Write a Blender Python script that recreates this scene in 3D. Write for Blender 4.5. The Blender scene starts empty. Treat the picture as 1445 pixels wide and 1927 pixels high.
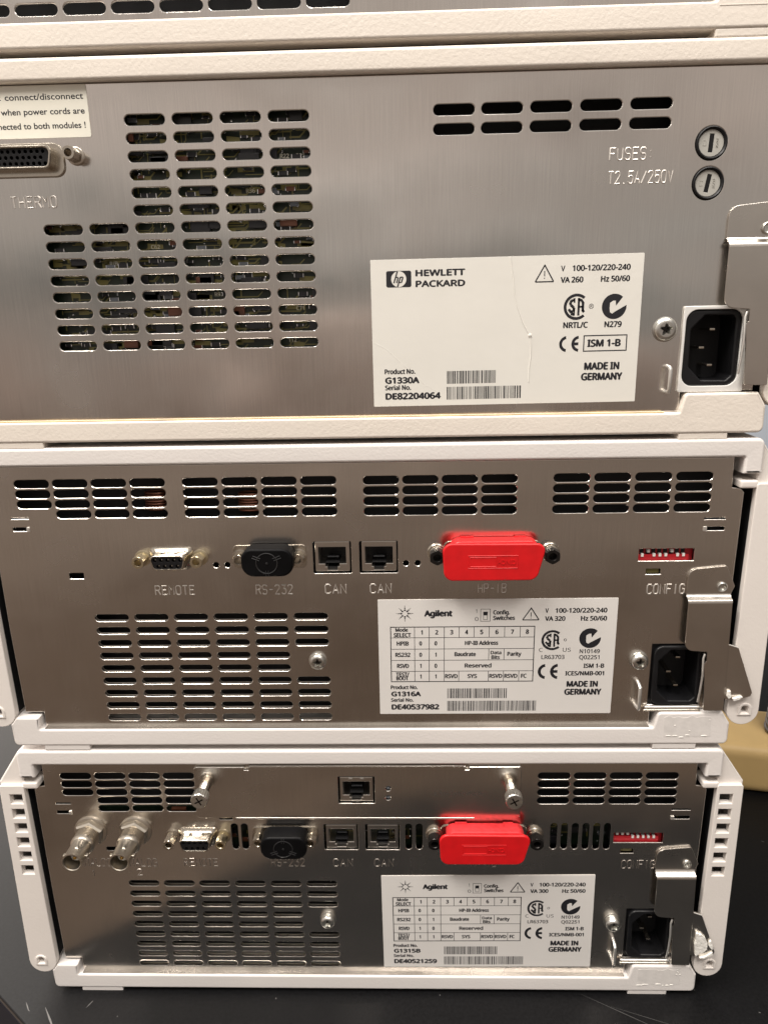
import bpy, bmesh, math, random
from mathutils import Vector, Matrix
S = bpy.context.scene
COL = S.collection
MM = 0.001            # everything below is written in millimetres

# ------------------------------------------------------------------ camera
cam_d = bpy.data.cameras.new("camera")
cam = bpy.data.objects.new("camera", cam_d)
COL.objects.link(cam)
RX = ((0.9995455514908957, 0.023715559191435833, -0.018608136580500374),
      (-0.011686053362794102, -0.2641736178305489, -0.9644043424825093),
      (-0.027787167030177463, 0.9641835260439564, -0.2637764232335415))
cx, cy, cz = RX
m = Matrix.Identity(4)
for i in range(3):
    m[i][0] = cx[i]; m[i][1] = -cy[i]; m[i][2] = -cz[i]
m.translation = Vector((20.20, -304.44, 350.31)) * MM
cam.matrix_world = m
cam_d.sensor_fit = 'VERTICAL'
cam_d.sensor_height = 36.0
cam_d.lens = 1335.948 / 1927 * 36.0
cam_d.clip_start = 0.01
cam_d.clip_end = 50
S.camera = cam
S.render.resolution_x = 767
S.render.resolution_y = 1024

# ------------------------------------------------------------------ room light; the world's bands are made up for the steel's reflections
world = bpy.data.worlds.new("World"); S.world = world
world.use_nodes = True
wn = world.node_tree; wn.nodes.clear()
def N(t, kind, **kw):
    n = t.nodes.new(kind)
    for k, v in kw.items(): setattr(n, k, v)
    return n
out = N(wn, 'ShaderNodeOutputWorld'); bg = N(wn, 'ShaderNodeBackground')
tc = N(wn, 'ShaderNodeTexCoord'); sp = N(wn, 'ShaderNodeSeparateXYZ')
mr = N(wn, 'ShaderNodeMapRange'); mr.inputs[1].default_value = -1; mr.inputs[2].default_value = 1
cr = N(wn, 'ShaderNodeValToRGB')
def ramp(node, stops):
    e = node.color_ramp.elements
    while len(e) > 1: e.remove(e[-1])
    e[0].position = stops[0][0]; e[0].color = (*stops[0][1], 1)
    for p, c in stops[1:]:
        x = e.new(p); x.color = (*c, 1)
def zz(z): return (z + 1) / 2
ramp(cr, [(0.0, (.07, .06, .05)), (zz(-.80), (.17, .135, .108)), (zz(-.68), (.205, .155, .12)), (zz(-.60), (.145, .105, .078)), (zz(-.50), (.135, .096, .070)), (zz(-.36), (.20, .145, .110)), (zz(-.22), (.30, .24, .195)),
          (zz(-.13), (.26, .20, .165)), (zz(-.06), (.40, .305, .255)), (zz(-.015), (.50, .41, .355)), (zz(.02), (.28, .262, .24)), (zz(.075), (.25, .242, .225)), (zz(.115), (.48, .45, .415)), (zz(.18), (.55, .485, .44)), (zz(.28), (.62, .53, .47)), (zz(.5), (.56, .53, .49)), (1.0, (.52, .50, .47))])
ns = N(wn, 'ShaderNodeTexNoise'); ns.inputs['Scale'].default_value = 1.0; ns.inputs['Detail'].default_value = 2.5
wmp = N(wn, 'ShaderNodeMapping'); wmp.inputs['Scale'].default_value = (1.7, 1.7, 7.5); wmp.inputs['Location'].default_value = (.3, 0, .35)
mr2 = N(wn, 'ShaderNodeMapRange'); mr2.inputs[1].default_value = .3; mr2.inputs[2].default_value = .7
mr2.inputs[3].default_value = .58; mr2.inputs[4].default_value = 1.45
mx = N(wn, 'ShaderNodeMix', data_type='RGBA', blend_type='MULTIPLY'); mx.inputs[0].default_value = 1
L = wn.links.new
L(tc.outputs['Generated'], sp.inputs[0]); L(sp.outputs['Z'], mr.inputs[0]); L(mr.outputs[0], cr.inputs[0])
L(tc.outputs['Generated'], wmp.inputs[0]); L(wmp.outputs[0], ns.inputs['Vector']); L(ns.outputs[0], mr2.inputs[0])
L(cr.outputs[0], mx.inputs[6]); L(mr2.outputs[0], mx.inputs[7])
# world brightened at back left, dimmed at back right, shaped for the bench sheen
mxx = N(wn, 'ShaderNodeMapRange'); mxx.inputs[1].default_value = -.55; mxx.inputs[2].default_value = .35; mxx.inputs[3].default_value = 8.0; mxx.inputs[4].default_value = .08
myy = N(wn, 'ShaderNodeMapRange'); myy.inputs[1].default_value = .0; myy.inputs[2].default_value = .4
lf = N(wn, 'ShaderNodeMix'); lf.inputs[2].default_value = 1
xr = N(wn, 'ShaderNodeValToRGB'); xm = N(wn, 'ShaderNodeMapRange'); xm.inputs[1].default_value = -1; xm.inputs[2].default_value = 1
ramp(xr, [(.03, (1.0, 1.0, 1.0)), (.24, (.62, .62, .62)), (.76, (.62, .62, .62)), (.95, (.2, .2, .2))])  # left side brightened, right side dimmed, added to bring out relief
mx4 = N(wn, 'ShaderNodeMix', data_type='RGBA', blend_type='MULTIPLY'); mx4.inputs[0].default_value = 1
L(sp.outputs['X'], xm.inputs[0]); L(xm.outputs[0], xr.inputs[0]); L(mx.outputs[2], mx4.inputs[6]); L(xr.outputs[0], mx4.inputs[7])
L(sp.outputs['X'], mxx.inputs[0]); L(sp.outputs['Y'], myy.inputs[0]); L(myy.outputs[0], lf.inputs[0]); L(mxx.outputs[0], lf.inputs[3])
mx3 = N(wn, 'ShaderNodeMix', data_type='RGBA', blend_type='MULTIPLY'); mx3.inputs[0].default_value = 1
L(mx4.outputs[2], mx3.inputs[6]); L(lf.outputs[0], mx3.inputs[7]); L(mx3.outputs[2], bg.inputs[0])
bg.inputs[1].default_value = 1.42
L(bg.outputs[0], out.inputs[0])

def area(name, loc, target, size, power, col):
    d = bpy.data.lights.new(name, 'AREA'); d.shape = 'RECTANGLE'
    d.size, d.size_y = size; d.energy = power; d.color = col
    o = bpy.data.objects.new(name, d); COL.objects.link(o)
    o.location = Vector(loc) * MM
    o.rotation_euler = (Vector(target) - Vector(loc)).to_track_quat('-Z', 'Y').to_euler()
    return o
area("ceiling_lamp", (-750, -350, 1900), (0, 0, 250), (1.2, .45), 58, (1, .94, .87))
area("ceiling_lamp", (500, -1000, 2000), (0, 0, 250), (1.2, .35), 29, (1, .94, .88))

S.view_settings.view_transform = 'Standard'
S.view_settings.look = 'None'
S.view_settings.exposure = 0.1
S.view_settings.gamma = 1
S.render.engine = 'CYCLES'

# ------------------------------------------------------------------ materials
def mat(name, col, rough=.5, metal=0., spec=.5, bump=None, var=None, aniso=0., coat=0., wave=None, roughvar=None):
    """bump: (scale per mm, strength mm, stretch xyz) ; var: (scale per mm, amount, stretch)"""
    M = bpy.data.materials.new(name); M.use_nodes = True
    t = M.node_tree; p = t.nodes['Principled BSDF']
    p.inputs['Base Color'].default_value = (*col, 1)
    p.inputs['Roughness'].default_value = rough
    p.inputs['Metallic'].default_value = metal
    p.inputs['Specular IOR Level'].default_value = spec
    if coat: p.inputs['Coat Weight'].default_value = coat
    if aniso:
        p.inputs['Anisotropic'].default_value = aniso
        cv = N(t, 'ShaderNodeCombineXYZ'); cv.inputs[0].default_value = 1
        t.links.new(cv.outputs[0], p.inputs['Tangent'])
    tc = N(t, 'ShaderNodeTexCoord')
    def noise(sc, st, det=3):
        mp = N(t, 'ShaderNodeMapping')
        mp.inputs['Scale'].default_value = tuple(1000 * sc * s for s in st)
        t.links.new(tc.outputs['Object'], mp.inputs[0])
        n = N(t, 'ShaderNodeTexNoise'); n.inputs['Scale'].default_value = 1; n.inputs['Detail'].default_value = det
        t.links.new(mp.outputs[0], n.inputs['Vector'])
        return n.outputs[0]
    if bump:
        fac = noise(bump[0], bump[2] if len(bump) > 2 else (1, 1, 1), bump[3] if len(bump) > 3 else 3)
        b = N(t, 'ShaderNodeBump'); b.inputs['Strength'].default_value = 1
        b.inputs['Distance'].default_value = bump[1] * MM
        t.links.new(fac, b.inputs['Height']); t.links.new(b.outputs[0], p.inputs['Normal'])
        if wave:
            w = N(t, 'ShaderNodeBump'); w.inputs['Strength'].default_value = 1; w.inputs['Distance'].default_value = wave[1] * MM
            t.links.new(noise(wave[0], wave[2], 1.5), w.inputs['Height']); t.links.new(w.outputs[0], b.inputs['Normal'])
    if var:
        fac = noise(var[0], var[2] if len(var) > 2 else (1, 1, 1), 4)
        mr = N(t, 'ShaderNodeMapRange'); mr.inputs[1].default_value = .3; mr.inputs[2].default_value = .7
        mr.inputs[3].default_value = 1 - var[1]; mr.inputs[4].default_value = 1 + var[1]
        t.links.new(fac, mr.inputs[0])
        mx = N(t, 'ShaderNodeMix', data_type='RGBA', blend_type='MULTIPLY'); mx.inputs[0].default_value = 1
        mx.inputs[6].default_value = (*col, 1); t.links.new(mr.outputs[0], mx.inputs[7])
        t.links.new(mx.outputs[2], p.inputs['Base Color'])
    if roughvar:
        fac = noise(roughvar[0], roughvar[2], 4)
        mr = N(t, 'ShaderNodeMapRange'); mr.inputs[1].default_value = .3; mr.inputs[2].default_value = .75
        mr.inputs[3].default_value = rough - roughvar[1]; mr.inputs[4].default_value = rough + roughvar[1]
        t.links.new(fac, mr.inputs[0]); t.links.new(mr.outputs[0], p.inputs['Roughness'])
    return M

STEEL = mat('brushed_steel', (.66, .62, .575), .235, 1, bump=(2.6, .005, (1, 1, .02)), var=(2.2, .04, (1, 1, .02)), aniso=.5, roughvar=(.026, .085, (1, 1, 1.2)), wave=(.011, 1.5, (1, 1, 1.3)))
STEELTOP = mat('brushed_steel_silver', (.70, .665, .625), .20, 1, bump=(2.6, .005, (1, 1, .02)), var=(2.2, .04, (1, 1, .02)), aniso=.4, roughvar=(.022, .11, (1, 1, 1.2)), wave=(.0085, 4.2, (1.25, 1, 1)))
STAMP = mat('stamped_steel', (.74, .70, .655), .42, .82)  # paler than the panel: the ridges' highlight put into the colour
STAMPD = mat('stamped_steel_dim', (.58, .54, .50), .36, 1)  # darker tone for the fainter lettering on the lowest module
STEEL2 = mat('bracket_steel', (.64, .60, .55), .30, 1, bump=(3.2, .003, (1, 1, .03)), var=(.06, .05), aniso=.4, roughvar=(.05, .03, (1, 1, 1)))
BRIGHT = mat('bright_zinc', (.86, .84, .80), .34, .85, var=(.2, .06))
NICKEL = mat('nickel', (.54, .49, .42), .25, 1, var=(.3, .06), roughvar=(.3, .05, (1, 1, 1)))
NICKELM = mat('satin_nickel', (.55, .50, .43), .33, 1, var=(.2, .03))
RIDGE = mat('rubber_ridge', (.016, .016, .017), .3)
PLATEW = mat('plate_reflection_tone', (.84, .83, .80), .35, .25, var=(.2, .04))  # the inlet plate's bright reflection, put into a whitish colour
BRASS = mat('brass', (.66, .58, .42), .28, 1, var=(.3, .06))
GOLD = mat('gold_contact', (.8, .56, .22), .25, 1)
SCREW = mat('screw_steel', (.66, .65, .61), .3, 1, var=(.4, .2))
BEIGE = mat('warm_beige_plastic', (.76, .695, .62), .5, bump=(.85, .11), var=(.02, .03))
WHITE = mat('pale_grey_plastic', (.76, .72, .69), .48, bump=(.9, .085), var=(.02, .025))
ARM = mat('side_arm_plastic', (.76, .71, .665), .48, bump=(.8, .06), var=(.02, .03))
LABEL = mat('label_paper', (.74, .72, .665), .5, bump=(.25, .05), var=(.05, .02))
LABEL2 = mat('label_foil', (.70, .675, .645), .46, bump=(.25, .04), var=(.05, .02))
STICK = mat('cream_sticker', (.78, .755, .66), .5, var=(.05, .02))
INK = mat('black_ink', (.012, .012, .016), .5)
BLACKP = mat('black_plastic', (.007, .007, .008), .42, spec=.32, var=(.1, .2))
BLACKC = mat('black_rubber', (.004, .004, .0045), .42, spec=.11, var=(.1, .3), bump=(.8, .03))
BLACKM = mat('black_oxide', (.03, .027, .026), .3, .8, var=(.4, .2))
RED = mat('red_plastic', (.62, .006, .009), .42, var=(.12, .10), bump=(.5, .03))
REDDUST = mat('dusty_red_plastic', (.62, .022, .027), .6, var=(.5, .28), bump=(1.2, .05))
DIPRED = mat('switch_red', (.42, .012, .02), .4)
LEVER = mat('switch_lever', (.75, .73, .70), .4)
DARK = mat('dark_interior_shade', (.006, .006, .007), .7)  # near-black chassis tone, also stands in for shade inside gaps
GREYP = mat('grey_plastic', (.42, .41, .375), .45)
PCB = mat('board_green', (.007, .013, .007), .35, var=(.5, .4))
TRACE = mat('copper_trace', (.15, .13, .04), .35)
SILK = mat('silkscreen', (.55, .52, .42), .6)
SOLDER = mat('solder', (.72, .72, .72), .22, 1)
CHIPB = mat('chip_black', (.014, .014, .016), .4)
CHIPR = mat('chip_brown', (.10, .035, .018), .45)
CHIPG = mat('chip_grey', (.11, .12, .135), .4)
COPPER = mat('copper_wire', (.13, .045, .025), .4, .6)
FADED = mat('faded_print', (.16, .145, .135), .4, .7)
PAPER = mat('torn_paper', (.80, .78, .73), .8, var=(.4, .12), bump=(.7, .3))
GLUE = mat('old_glue', (.70, .665, .635), .7, bump=(.6, .04), var=(.3, .06))
STAIN = mat('yellow_stain', (.62, .47, .24), .6, var=(.08, .3))
BENCH = mat('bench_black', (.0045, .0045, .005), .45, spec=.17, bump=(1.1, .02), var=(.6, .35))
SCRATCH = mat('bench_scratch', (.10, .097, .094), .6)
WALL = mat('wall_blue_grey', (.42, .46, .52), .8, var=(.004, .04))
TAN = mat('tan_plastic', (.58, .40, .17), .55, var=(.03, .06))
RIB = mat('ribbed_grey', (.135, .115, .115), .5)
CABINET = mat('cabinet_black', (.012, .012, .017), .8, spec=.08)

# ------------------------------------------------------------------ geometry helpers
class MB:
    """collects pieces (in mm) into ONE mesh object"""
    def __init__(s): s.v = []; s.f = []; s.mi = []; s.mats = []; s.sm = []
    def mid(s, m):
        if m not in s.mats: s.mats.append(m)
        return s.mats.index(m)
    def add(s, vs, fs, m, smooth=False):
        b = len(s.v); i = s.mid(m)
        s.v += [tuple(v) for v in vs]
        for f in fs:
            s.f.append([b + k for k in f]); s.mi.append(i); s.sm.append(smooth)
        return s
    def bm(s, bm, m, smooth=False):
        bm.verts.index_update()
        s.add([v.co[:] for v in bm.verts], [[v.index for v in f.verts] for f in bm.faces], m, smooth)
        bm.free(); return s
    def box(s, x0, x1, y0, y1, z0, z1, m, bev=0., seg=2):
        bm = bmesh.new(); bmesh.ops.create_cube(bm, size=1)
        for v in bm.verts:
            v.co = Vector(((x0 + x1) / 2 + v.co.x * (x1 - x0), (y0 + y1) / 2 + v.co.y * (y1 - y0), (z0 + z1) / 2 + v.co.z * (z1 - z0)))
        if bev: bmesh.ops.bevel(bm, geom=bm.edges[:], offset=bev, segments=seg, profile=.6, affect='EDGES')
        return s.bm(bm, m, False)
    def lathe(s, cx, cz, prof, m, n=24, axis='y', smooth=True, rot=0., cap=True):
        """prof: list of (radius, along-axis)"""
        vs = []; fs = []
        for r, a in prof:
            for k in range(n):
                t = 2 * math.pi * k / n + rot
                c, q = r * math.cos(t), r * math.sin(t)
                vs.append((cx + c, a, cz + q) if axis == 'y' else (cx[0] + c, cx[1] + q, a))
        for i in range(len(prof) - 1):
            for k in range(n):
                k2 = (k + 1) % n
                fs.append([i * n + k, i * n + k2, (i + 1) * n + k2, (i + 1) * n + k])
        if cap and prof[0][0] > 1e-6: fs.append(list(range(n))[::-1])
        if cap and prof[-1][0] > 1e-6: fs.append([(len(prof) - 1) * n + k for k in range(n)])
        return s.add(vs, fs, m, smooth)
    def hexnut(s, cx, cz, r, y0, y1, m, hole=0., rot=0., depth=None):
        """hexagonal post from y0 (panel) to y1 (front, smaller), with a threaded hole"""
        n = 6; c = .35
        if hole:
            d = depth if depth else abs(y1 - y0) * .8
            bmx = MB()
            ring = lambda rr, y, k=24, ro=0: [(cx + rr * math.cos(2 * math.pi * i / k + ro), y, cz + rr * math.sin(2 * math.pi * i / k + ro)) for i in range(k)]
            # outer (24 points on the hexagon) so that rims match
            def hexr(t):
                t = (t - rot) % (math.pi / 3) - math.pi / 6
                return r * math.cos(math.pi / 6) / math.cos(t)
            def hring(sc, y): return [(cx + min(hexr(2 * math.pi * i / 24) * 1, r * sc) * math.cos(2 * math.pi * i / 24), y, cz + min(hexr(2 * math.pi * i / 24), r * sc) * math.sin(2 * math.pi * i / 24)) for i in range(24)]
            rings = [hring(1.2, y0), hring(1.2, y1 + c), hring(.89, y1), ring(hole * 1.12, y1), ring(hole, y1 + c), ring(hole, y1 + d)]
            vs = [v for q in rings for v in q]; fs = []
            for i in range(5):
                for k in range(24):
                    k2 = (k + 1) % 24
                    fs.append([i * 24 + k, i * 24 + k2, (i + 1) * 24 + k2, (i + 1) * 24 + k])
            fs.append([5 * 24 + k for k in range(24)])
            return s.add(vs, fs, m, False)
        return s.lathe(cx, cz, [(r, y0), (r, y1 + c), (r * .88, y1)], m, 6, smooth=False, rot=rot)
    def mesh(s, me, m, smooth=False, xf=None):
        vs = [v.co.copy() for v in me.vertices]
        if xf: vs = [xf(v) for v in vs]
        return s.add(vs, [list(p.vertices) for p in me.polygons], m, smooth)
    def plate(s, loops, y0, y1, m, bev=.0, res=2):
        """flat sheet with holes in the XZ plane; loops[0] is the outline, the others are holes"""
        cu = bpy.data.curves.new('tmp', 'CURVE'); cu.dimensions = '2D'; cu.fill_mode = 'BOTH'
        cu.extrude = max(abs(y1 - y0) / 2 - bev, 1e-5)
        cu.bevel_depth = bev; cu.bevel_resolution = res; cu.offset = -bev
        for lp in loops:
            sp = cu.splines.new('POLY'); sp.points.add(len(lp) - 1); sp.use_cyclic_u = True
            for p, (x, z) in zip(sp.points, lp): p.co = (x, z, 0, 1)
        me = realize(cu); yc = (y0 + y1) / 2
        s.mesh(me, m, False, lambda v: (v.x, yc - v.z, v.y))
        bpy.data.meshes.remove(me)
        return s
    def tube(s, pts, r, m, cyc=False, flat=1., res=3, smooth=True):
        cu = bpy.data.curves.new('tmp', 'CURVE'); cu.dimensions = '3D'; cu.bevel_depth = r; cu.bevel_resolution = res
        cu.use_fill_caps = True
        sp = cu.splines.new('POLY'); sp.points.add(len(pts) - 1); sp.use_cyclic_u = cyc
        for p, q in zip(sp.points, pts): p.co = (*q, 1)
        me = realize(cu); y0 = pts[0][1]
        s.mesh(me, m, smooth, lambda v: (v.x, y0 + (v.y - y0) * flat, v.z))
        bpy.data.meshes.remove(me); return s
    def text(s, body, x0, x1, zb, cap, y, m, bold=.0, flip=False, ext=0., geo=False):
        """lettering fitted between x0 and x1, baseline zb, capital height cap (x1 None: natural width)"""
        me, bb = glyphs(body, ext, not geo)
        ch = CAPH if not geo else CAPG
        sz = cap / ch; bo = bold * sz; sx = (x1 - x0 - 2 * bo) / (bb[1] - bb[0]) if x1 is not None else sz
        ox = bb[0]; shifts = [(0, 0)] if not bold else [(-bo, 0), (bo, 0), (0, -bo * .7), (0, bo * .7), (-bo * .5, 0), (bo * .5, 0), (0, 0)]
        for q, (dx, dz) in enumerate(shifts):      # struck several times for a bold face
            yy = y - .003 * q
            if flip: f = lambda v: (x1 - bo - (v.x - ox) * sx + dx, yy - v.z * sz, zb + cap - v.y * sz + dz)
            else: f = lambda v: (x0 + bo + (v.x - ox) * sx + dx, yy - v.z * sz, zb + v.y * sz + dz)
            s.mesh(me, m, False, f)
        return s
    def poly(s, pts, y, m):
        """one flat printed shape"""
        return s.add([(x, y, z) for x, z in pts], [list(range(len(pts)))], m)
    def bar(s, x0, z0, x1, z1, w, y, m):
        d = Vector((x1 - x0, z1 - z0)); n = Vector((-d.y, d.x)).normalized() * w / 2
        return s.poly([(x0 + n.x, z0 + n.y), (x0 - n.x, z0 - n.y), (x1 - n.x, z1 - n.y), (x1 + n.x, z1 + n.y)], y, m)
    def arc(s, cx, cz, r0, r1, a0, a1, y, m, n=28):
        a0, a1 = math.radians(a0), math.radians(a1)
        vs = []; fs = []
        for i in range(n + 1):
            t = a0 + (a1 - a0) * i / n
            vs += [(cx + r0 * math.cos(t), y, cz + r0 * math.sin(t)), (cx + r1 * math.cos(t), y, cz + r1 * math.sin(t))]
        for i in range(n): fs.append([2 * i, 2 * i + 1, 2 * i + 3, 2 * i + 2])
        return s.add(vs, fs, m)
    def build(s, name, parent=None, fix=True, wn=False):
        me = bpy.data.meshes.new(name)
        me.from_pydata([(x * MM, y * MM, z * MM) for x, y, z in s.v], [], s.f)
        for mm in s.mats: me.materials.append(mm)
        me.polygons.foreach_set('material_index', s.mi)
        me.polygons.foreach_set('use_smooth', [True] * len(s.f) if wn else s.sm)
        if fix:
            bm = bmesh.new(); bm.from_mesh(me)
            bmesh.ops.remove_doubles(bm, verts=bm.verts, dist=1e-6)
            bmesh.ops.recalc_face_normals(bm, faces=bm.faces); bm.to_mesh(me); bm.free()
        if any(s.sm) and not wn:
            keep = [p.use_smooth for p in me.polygons]
            me.set_sharp_from_angle(angle=math.radians(38))
            me.polygons.foreach_set('use_smooth', keep)
        me.update()
        o = bpy.data.objects.new(name, me); COL.objects.link(o)
        if wn:
            me.set_sharp_from_angle(angle=math.radians(50))
            w = o.modifiers.new('wn', 'WEIGHTED_NORMAL'); w.keep_sharp = True; w.weight = 100
        if parent: o.parent = parent
        return o

def realize(cu):
    o = bpy.data.objects.new('tmp', cu); COL.objects.link(o)
    dg = bpy.context.evaluated_depsgraph_get(); dg.update()
    me = bpy.data.meshes.new_from_object(o.evaluated_get(dg), depsgraph=dg)
    bpy.data.objects.remove(o); bpy.data.curves.remove(cu)
    return me
try:      # Blender's own bundled sans-serif; the built-in font otherwise
    import os
    FONT = bpy.data.fonts.load(os.path.join(bpy.utils.resource_path('LOCAL'), 'datafiles', 'fonts', 'NotoSansMath-Regular.woff2'))
except Exception:
    FONT = None
_g = {}
def glyphs(body, ext=0., own=True):
    k = (body, ext, own)
    if k not in _g:
        cu = bpy.data.curves.new('tmp', 'FONT'); cu.body = body; cu.size = 1; cu.extrude = ext
        cu.resolution_u = 4
        if FONT and own: cu.font = FONT
        me = realize(cu); xs = [v.co.x for v in me.vertices]
        _g[k] = (me, (min(xs), max(xs)))
    return _g[k]
CAPH = 1.0
_m, _ = glyphs('H'); CAPH = max(v.co.y for v in _m.vertices)
_m, _ = glyphs('H', 0., False); CAPG = max(v.co.y for v in _m.vertices)

def stad(cx, cz, w, h, n=7):
    r = min(w, h) / 2; p = []
    if w >= h:
        a = w / 2 - r
        for i in range(n + 1): t = -math.pi / 2 + math.pi * i / n; p.append((cx + a + r * math.cos(t), cz + r * math.sin(t)))
        for i in range(n + 1): t = math.pi / 2 + math.pi * i / n; p.append((cx - a + r * math.cos(t), cz + r * math.sin(t)))
    else:
        a = h / 2 - r
        for i in range(n + 1): t = math.pi * i / n; p.append((cx + r * math.cos(t), cz + a + r * math.sin(t)))
        for i in range(n + 1): t = math.pi + math.pi * i / n; p.append((cx + r * math.cos(t), cz - a + r * math.sin(t)))
    return p
def rr(x0, z0, x1, z1, r, n=5):
    p = []
    for (cx, cz, a) in ((x1 - r, z0 + r, -90), (x1 - r, z1 - r, 0), (x0 + r, z1 - r, 90), (x0 + r, z0 + r, 180)):
        for i in range(n + 1):
            t = math.radians(a + 90 * i / n); p.append((cx + r * math.cos(t), cz + r * math.sin(t)))
    return p
def rpoly(pts, n=4):
    """polygon with rounded corners: points (x, z, r)"""
    o = []; k = len(pts)
    for i in range(k):
        P = Vector(pts[i][:2]); r = pts[i][2] if len(pts[i]) > 2 else 0
        if r <= 0: o.append((P.x, P.y)); continue
        A = Vector(pts[i - 1][:2]); B = Vector(pts[(i + 1) % k][:2])
        a = (A - P).normalized(); b = (B - P).normalized()
        h = a.angle(b) / 2; d = min(r / math.tan(h), (A - P).length * .49, (B - P).length * .49); r2 = d * math.tan(h)
        c = P + (a + b).normalized() * (r2 / math.sin(h))
        s0 = P + a * d - c; s1 = P + b * d - c
        ang = s0.angle_signed(s1)
        for j in range(n + 1):
            q = s0.copy(); q.rotate(Matrix.Rotation(-ang * j / n, 2)); o.append((c.x + q.x, c.y + q.y))
    return o
def circ(cx, cz, r, n=20): return [(cx + r * math.cos(2 * math.pi * i / n), cz + r * math.sin(2 * math.pi * i / n)) for i in range(n)]

def thing(name, label, cat, loc, group=None, rot=(0, 0, 0)):
    o = bpy.data.objects.new(name, None); COL.objects.link(o)
    o.empty_display_size = .02
    o.location = Vector(loc) * MM; o.rotation_euler = rot
    return tag(o, label, cat, group)
def tag(o, label=None, cat=None, group=None, kind=None):
    if label: o['label'] = label
    if cat: o['category'] = cat
    if group: o['group'] = group
    if kind: o['kind'] = kind
    return o

# ------------------------------------------------------------------ single-stroke lettering pressed into the steel
O_ = [(1, 0), (3, 0), (4, 1), (4, 5), (3, 6), (1, 6), (0, 5), (0, 1), (1, 0)]
F_ = {'T': [[(0, 6), (4, 6)], [(2, 6), (2, 0)]], 'H': [[(0, 0), (0, 6)], [(4, 0), (4, 6)], [(0, 3), (4, 3)]],
      'E': [[(4, 6), (0, 6), (0, 0), (4, 0)], [(0, 3.1), (3.2, 3.1)]], 'R': [[(0, 0), (0, 6), (3, 6), (4, 5.2), (4, 4), (3, 3), (0, 3)], [(2, 3), (4, 0)]],
      'M': [[(0, 0), (0, 6), (2, 3), (4, 6), (4, 0)]], 'O': [O_], '0': [O_], 'F': [[(4, 6), (0, 6), (0, 0)], [(0, 3.1), (3.2, 3.1)]],
      'U': [[(0, 6), (0, 1), (1, 0), (3, 0), (4, 1), (4, 6)]], 'S': [[(0, .8), (1, 0), (3, 0), (4, 1), (4, 2.2), (3, 3), (1, 3), (0, 3.9), (0, 5), (1, 6), (3, 6), (4, 5.2)]],
      ':': [[(2, 1), (2, 1.5)], [(2, 4), (2, 4.5)]], '2': [[(0, 5), (1, 6), (3, 6), (4, 5), (4, 4), (0, 0), (4, 0)]],
      '.': [[(1.8, 0), (2.2, 0)]], '5': [[(4, 6), (.4, 6), (0, 3.2), (1, 3.8), (3, 3.8), (4, 2.8), (4, 1), (3, 0), (1, 0), (0, .8)]],
      'A': [[(0, 0), (2, 6), (4, 0)], [(.7, 2), (3.3, 2)]], '/': [[(0, 0), (4, 6)]], 'V': [[(0, 6), (2, 0), (4, 6)]], '-': [[(.5, 3), (3.5, 3)]],
      '3': [[(0, 6), (4, 6), (2, 3.6), (3, 3.6), (4, 2.7), (4, 1), (3, 0), (1, 0), (0, .8)]], 'C': [[(4, 5), (3, 6), (1, 6), (0, 5), (0, 1), (1, 0), (3, 0), (4, 1)]],
      'N': [[(0, 0), (0, 6), (4, 0), (4, 6)]], 'P': [[(0, 0), (0, 6), (3, 6), (4, 5.2), (4, 3.8), (3, 3), (0, 3)]], 'I': [[(2, 0), (2, 6)]],
      'B': [[(0, 0), (0, 6), (3, 6), (4, 5.2), (4, 4), (3, 3.1), (0, 3.1)], [(3, 3.1), (4, 2.2), (4, .8), (3, 0), (0, 0)]],
      'G': [[(4, 5), (3, 6), (1, 6), (0, 5), (0, 1), (1, 0), (3, 0), (4, 1), (4, 3), (2.4, 3)]], 'L': [[(0, 6), (0, 0), (4, 0)]], '1': [[(1, 5), (2, 6), (2, 0)]],
      'W': [[(0, 6), (1, 0), (2, 4), (3, 0), (4, 6)]]}
def stamp(root, body, x0, x1, z0, z1, y=.05, r=.35, mm=None):
    mb = MB(); r = .29 if mm else r
    n = len(body); pitch = (x1 - x0) / (n - .32); w = pitch * .68; sx = w / 4; sz = (z1 - z0) / 6
    for i, ch in enumerate(body):
        for st in F_.get(ch, []):
            mb.tube([(x0 + i * pitch + px * sx, y, z0 + pz * sz) for px, pz in st], r, mm or STAMP, flat=1., res=2)
    return mb.build('embossed_lettering', root)

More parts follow.
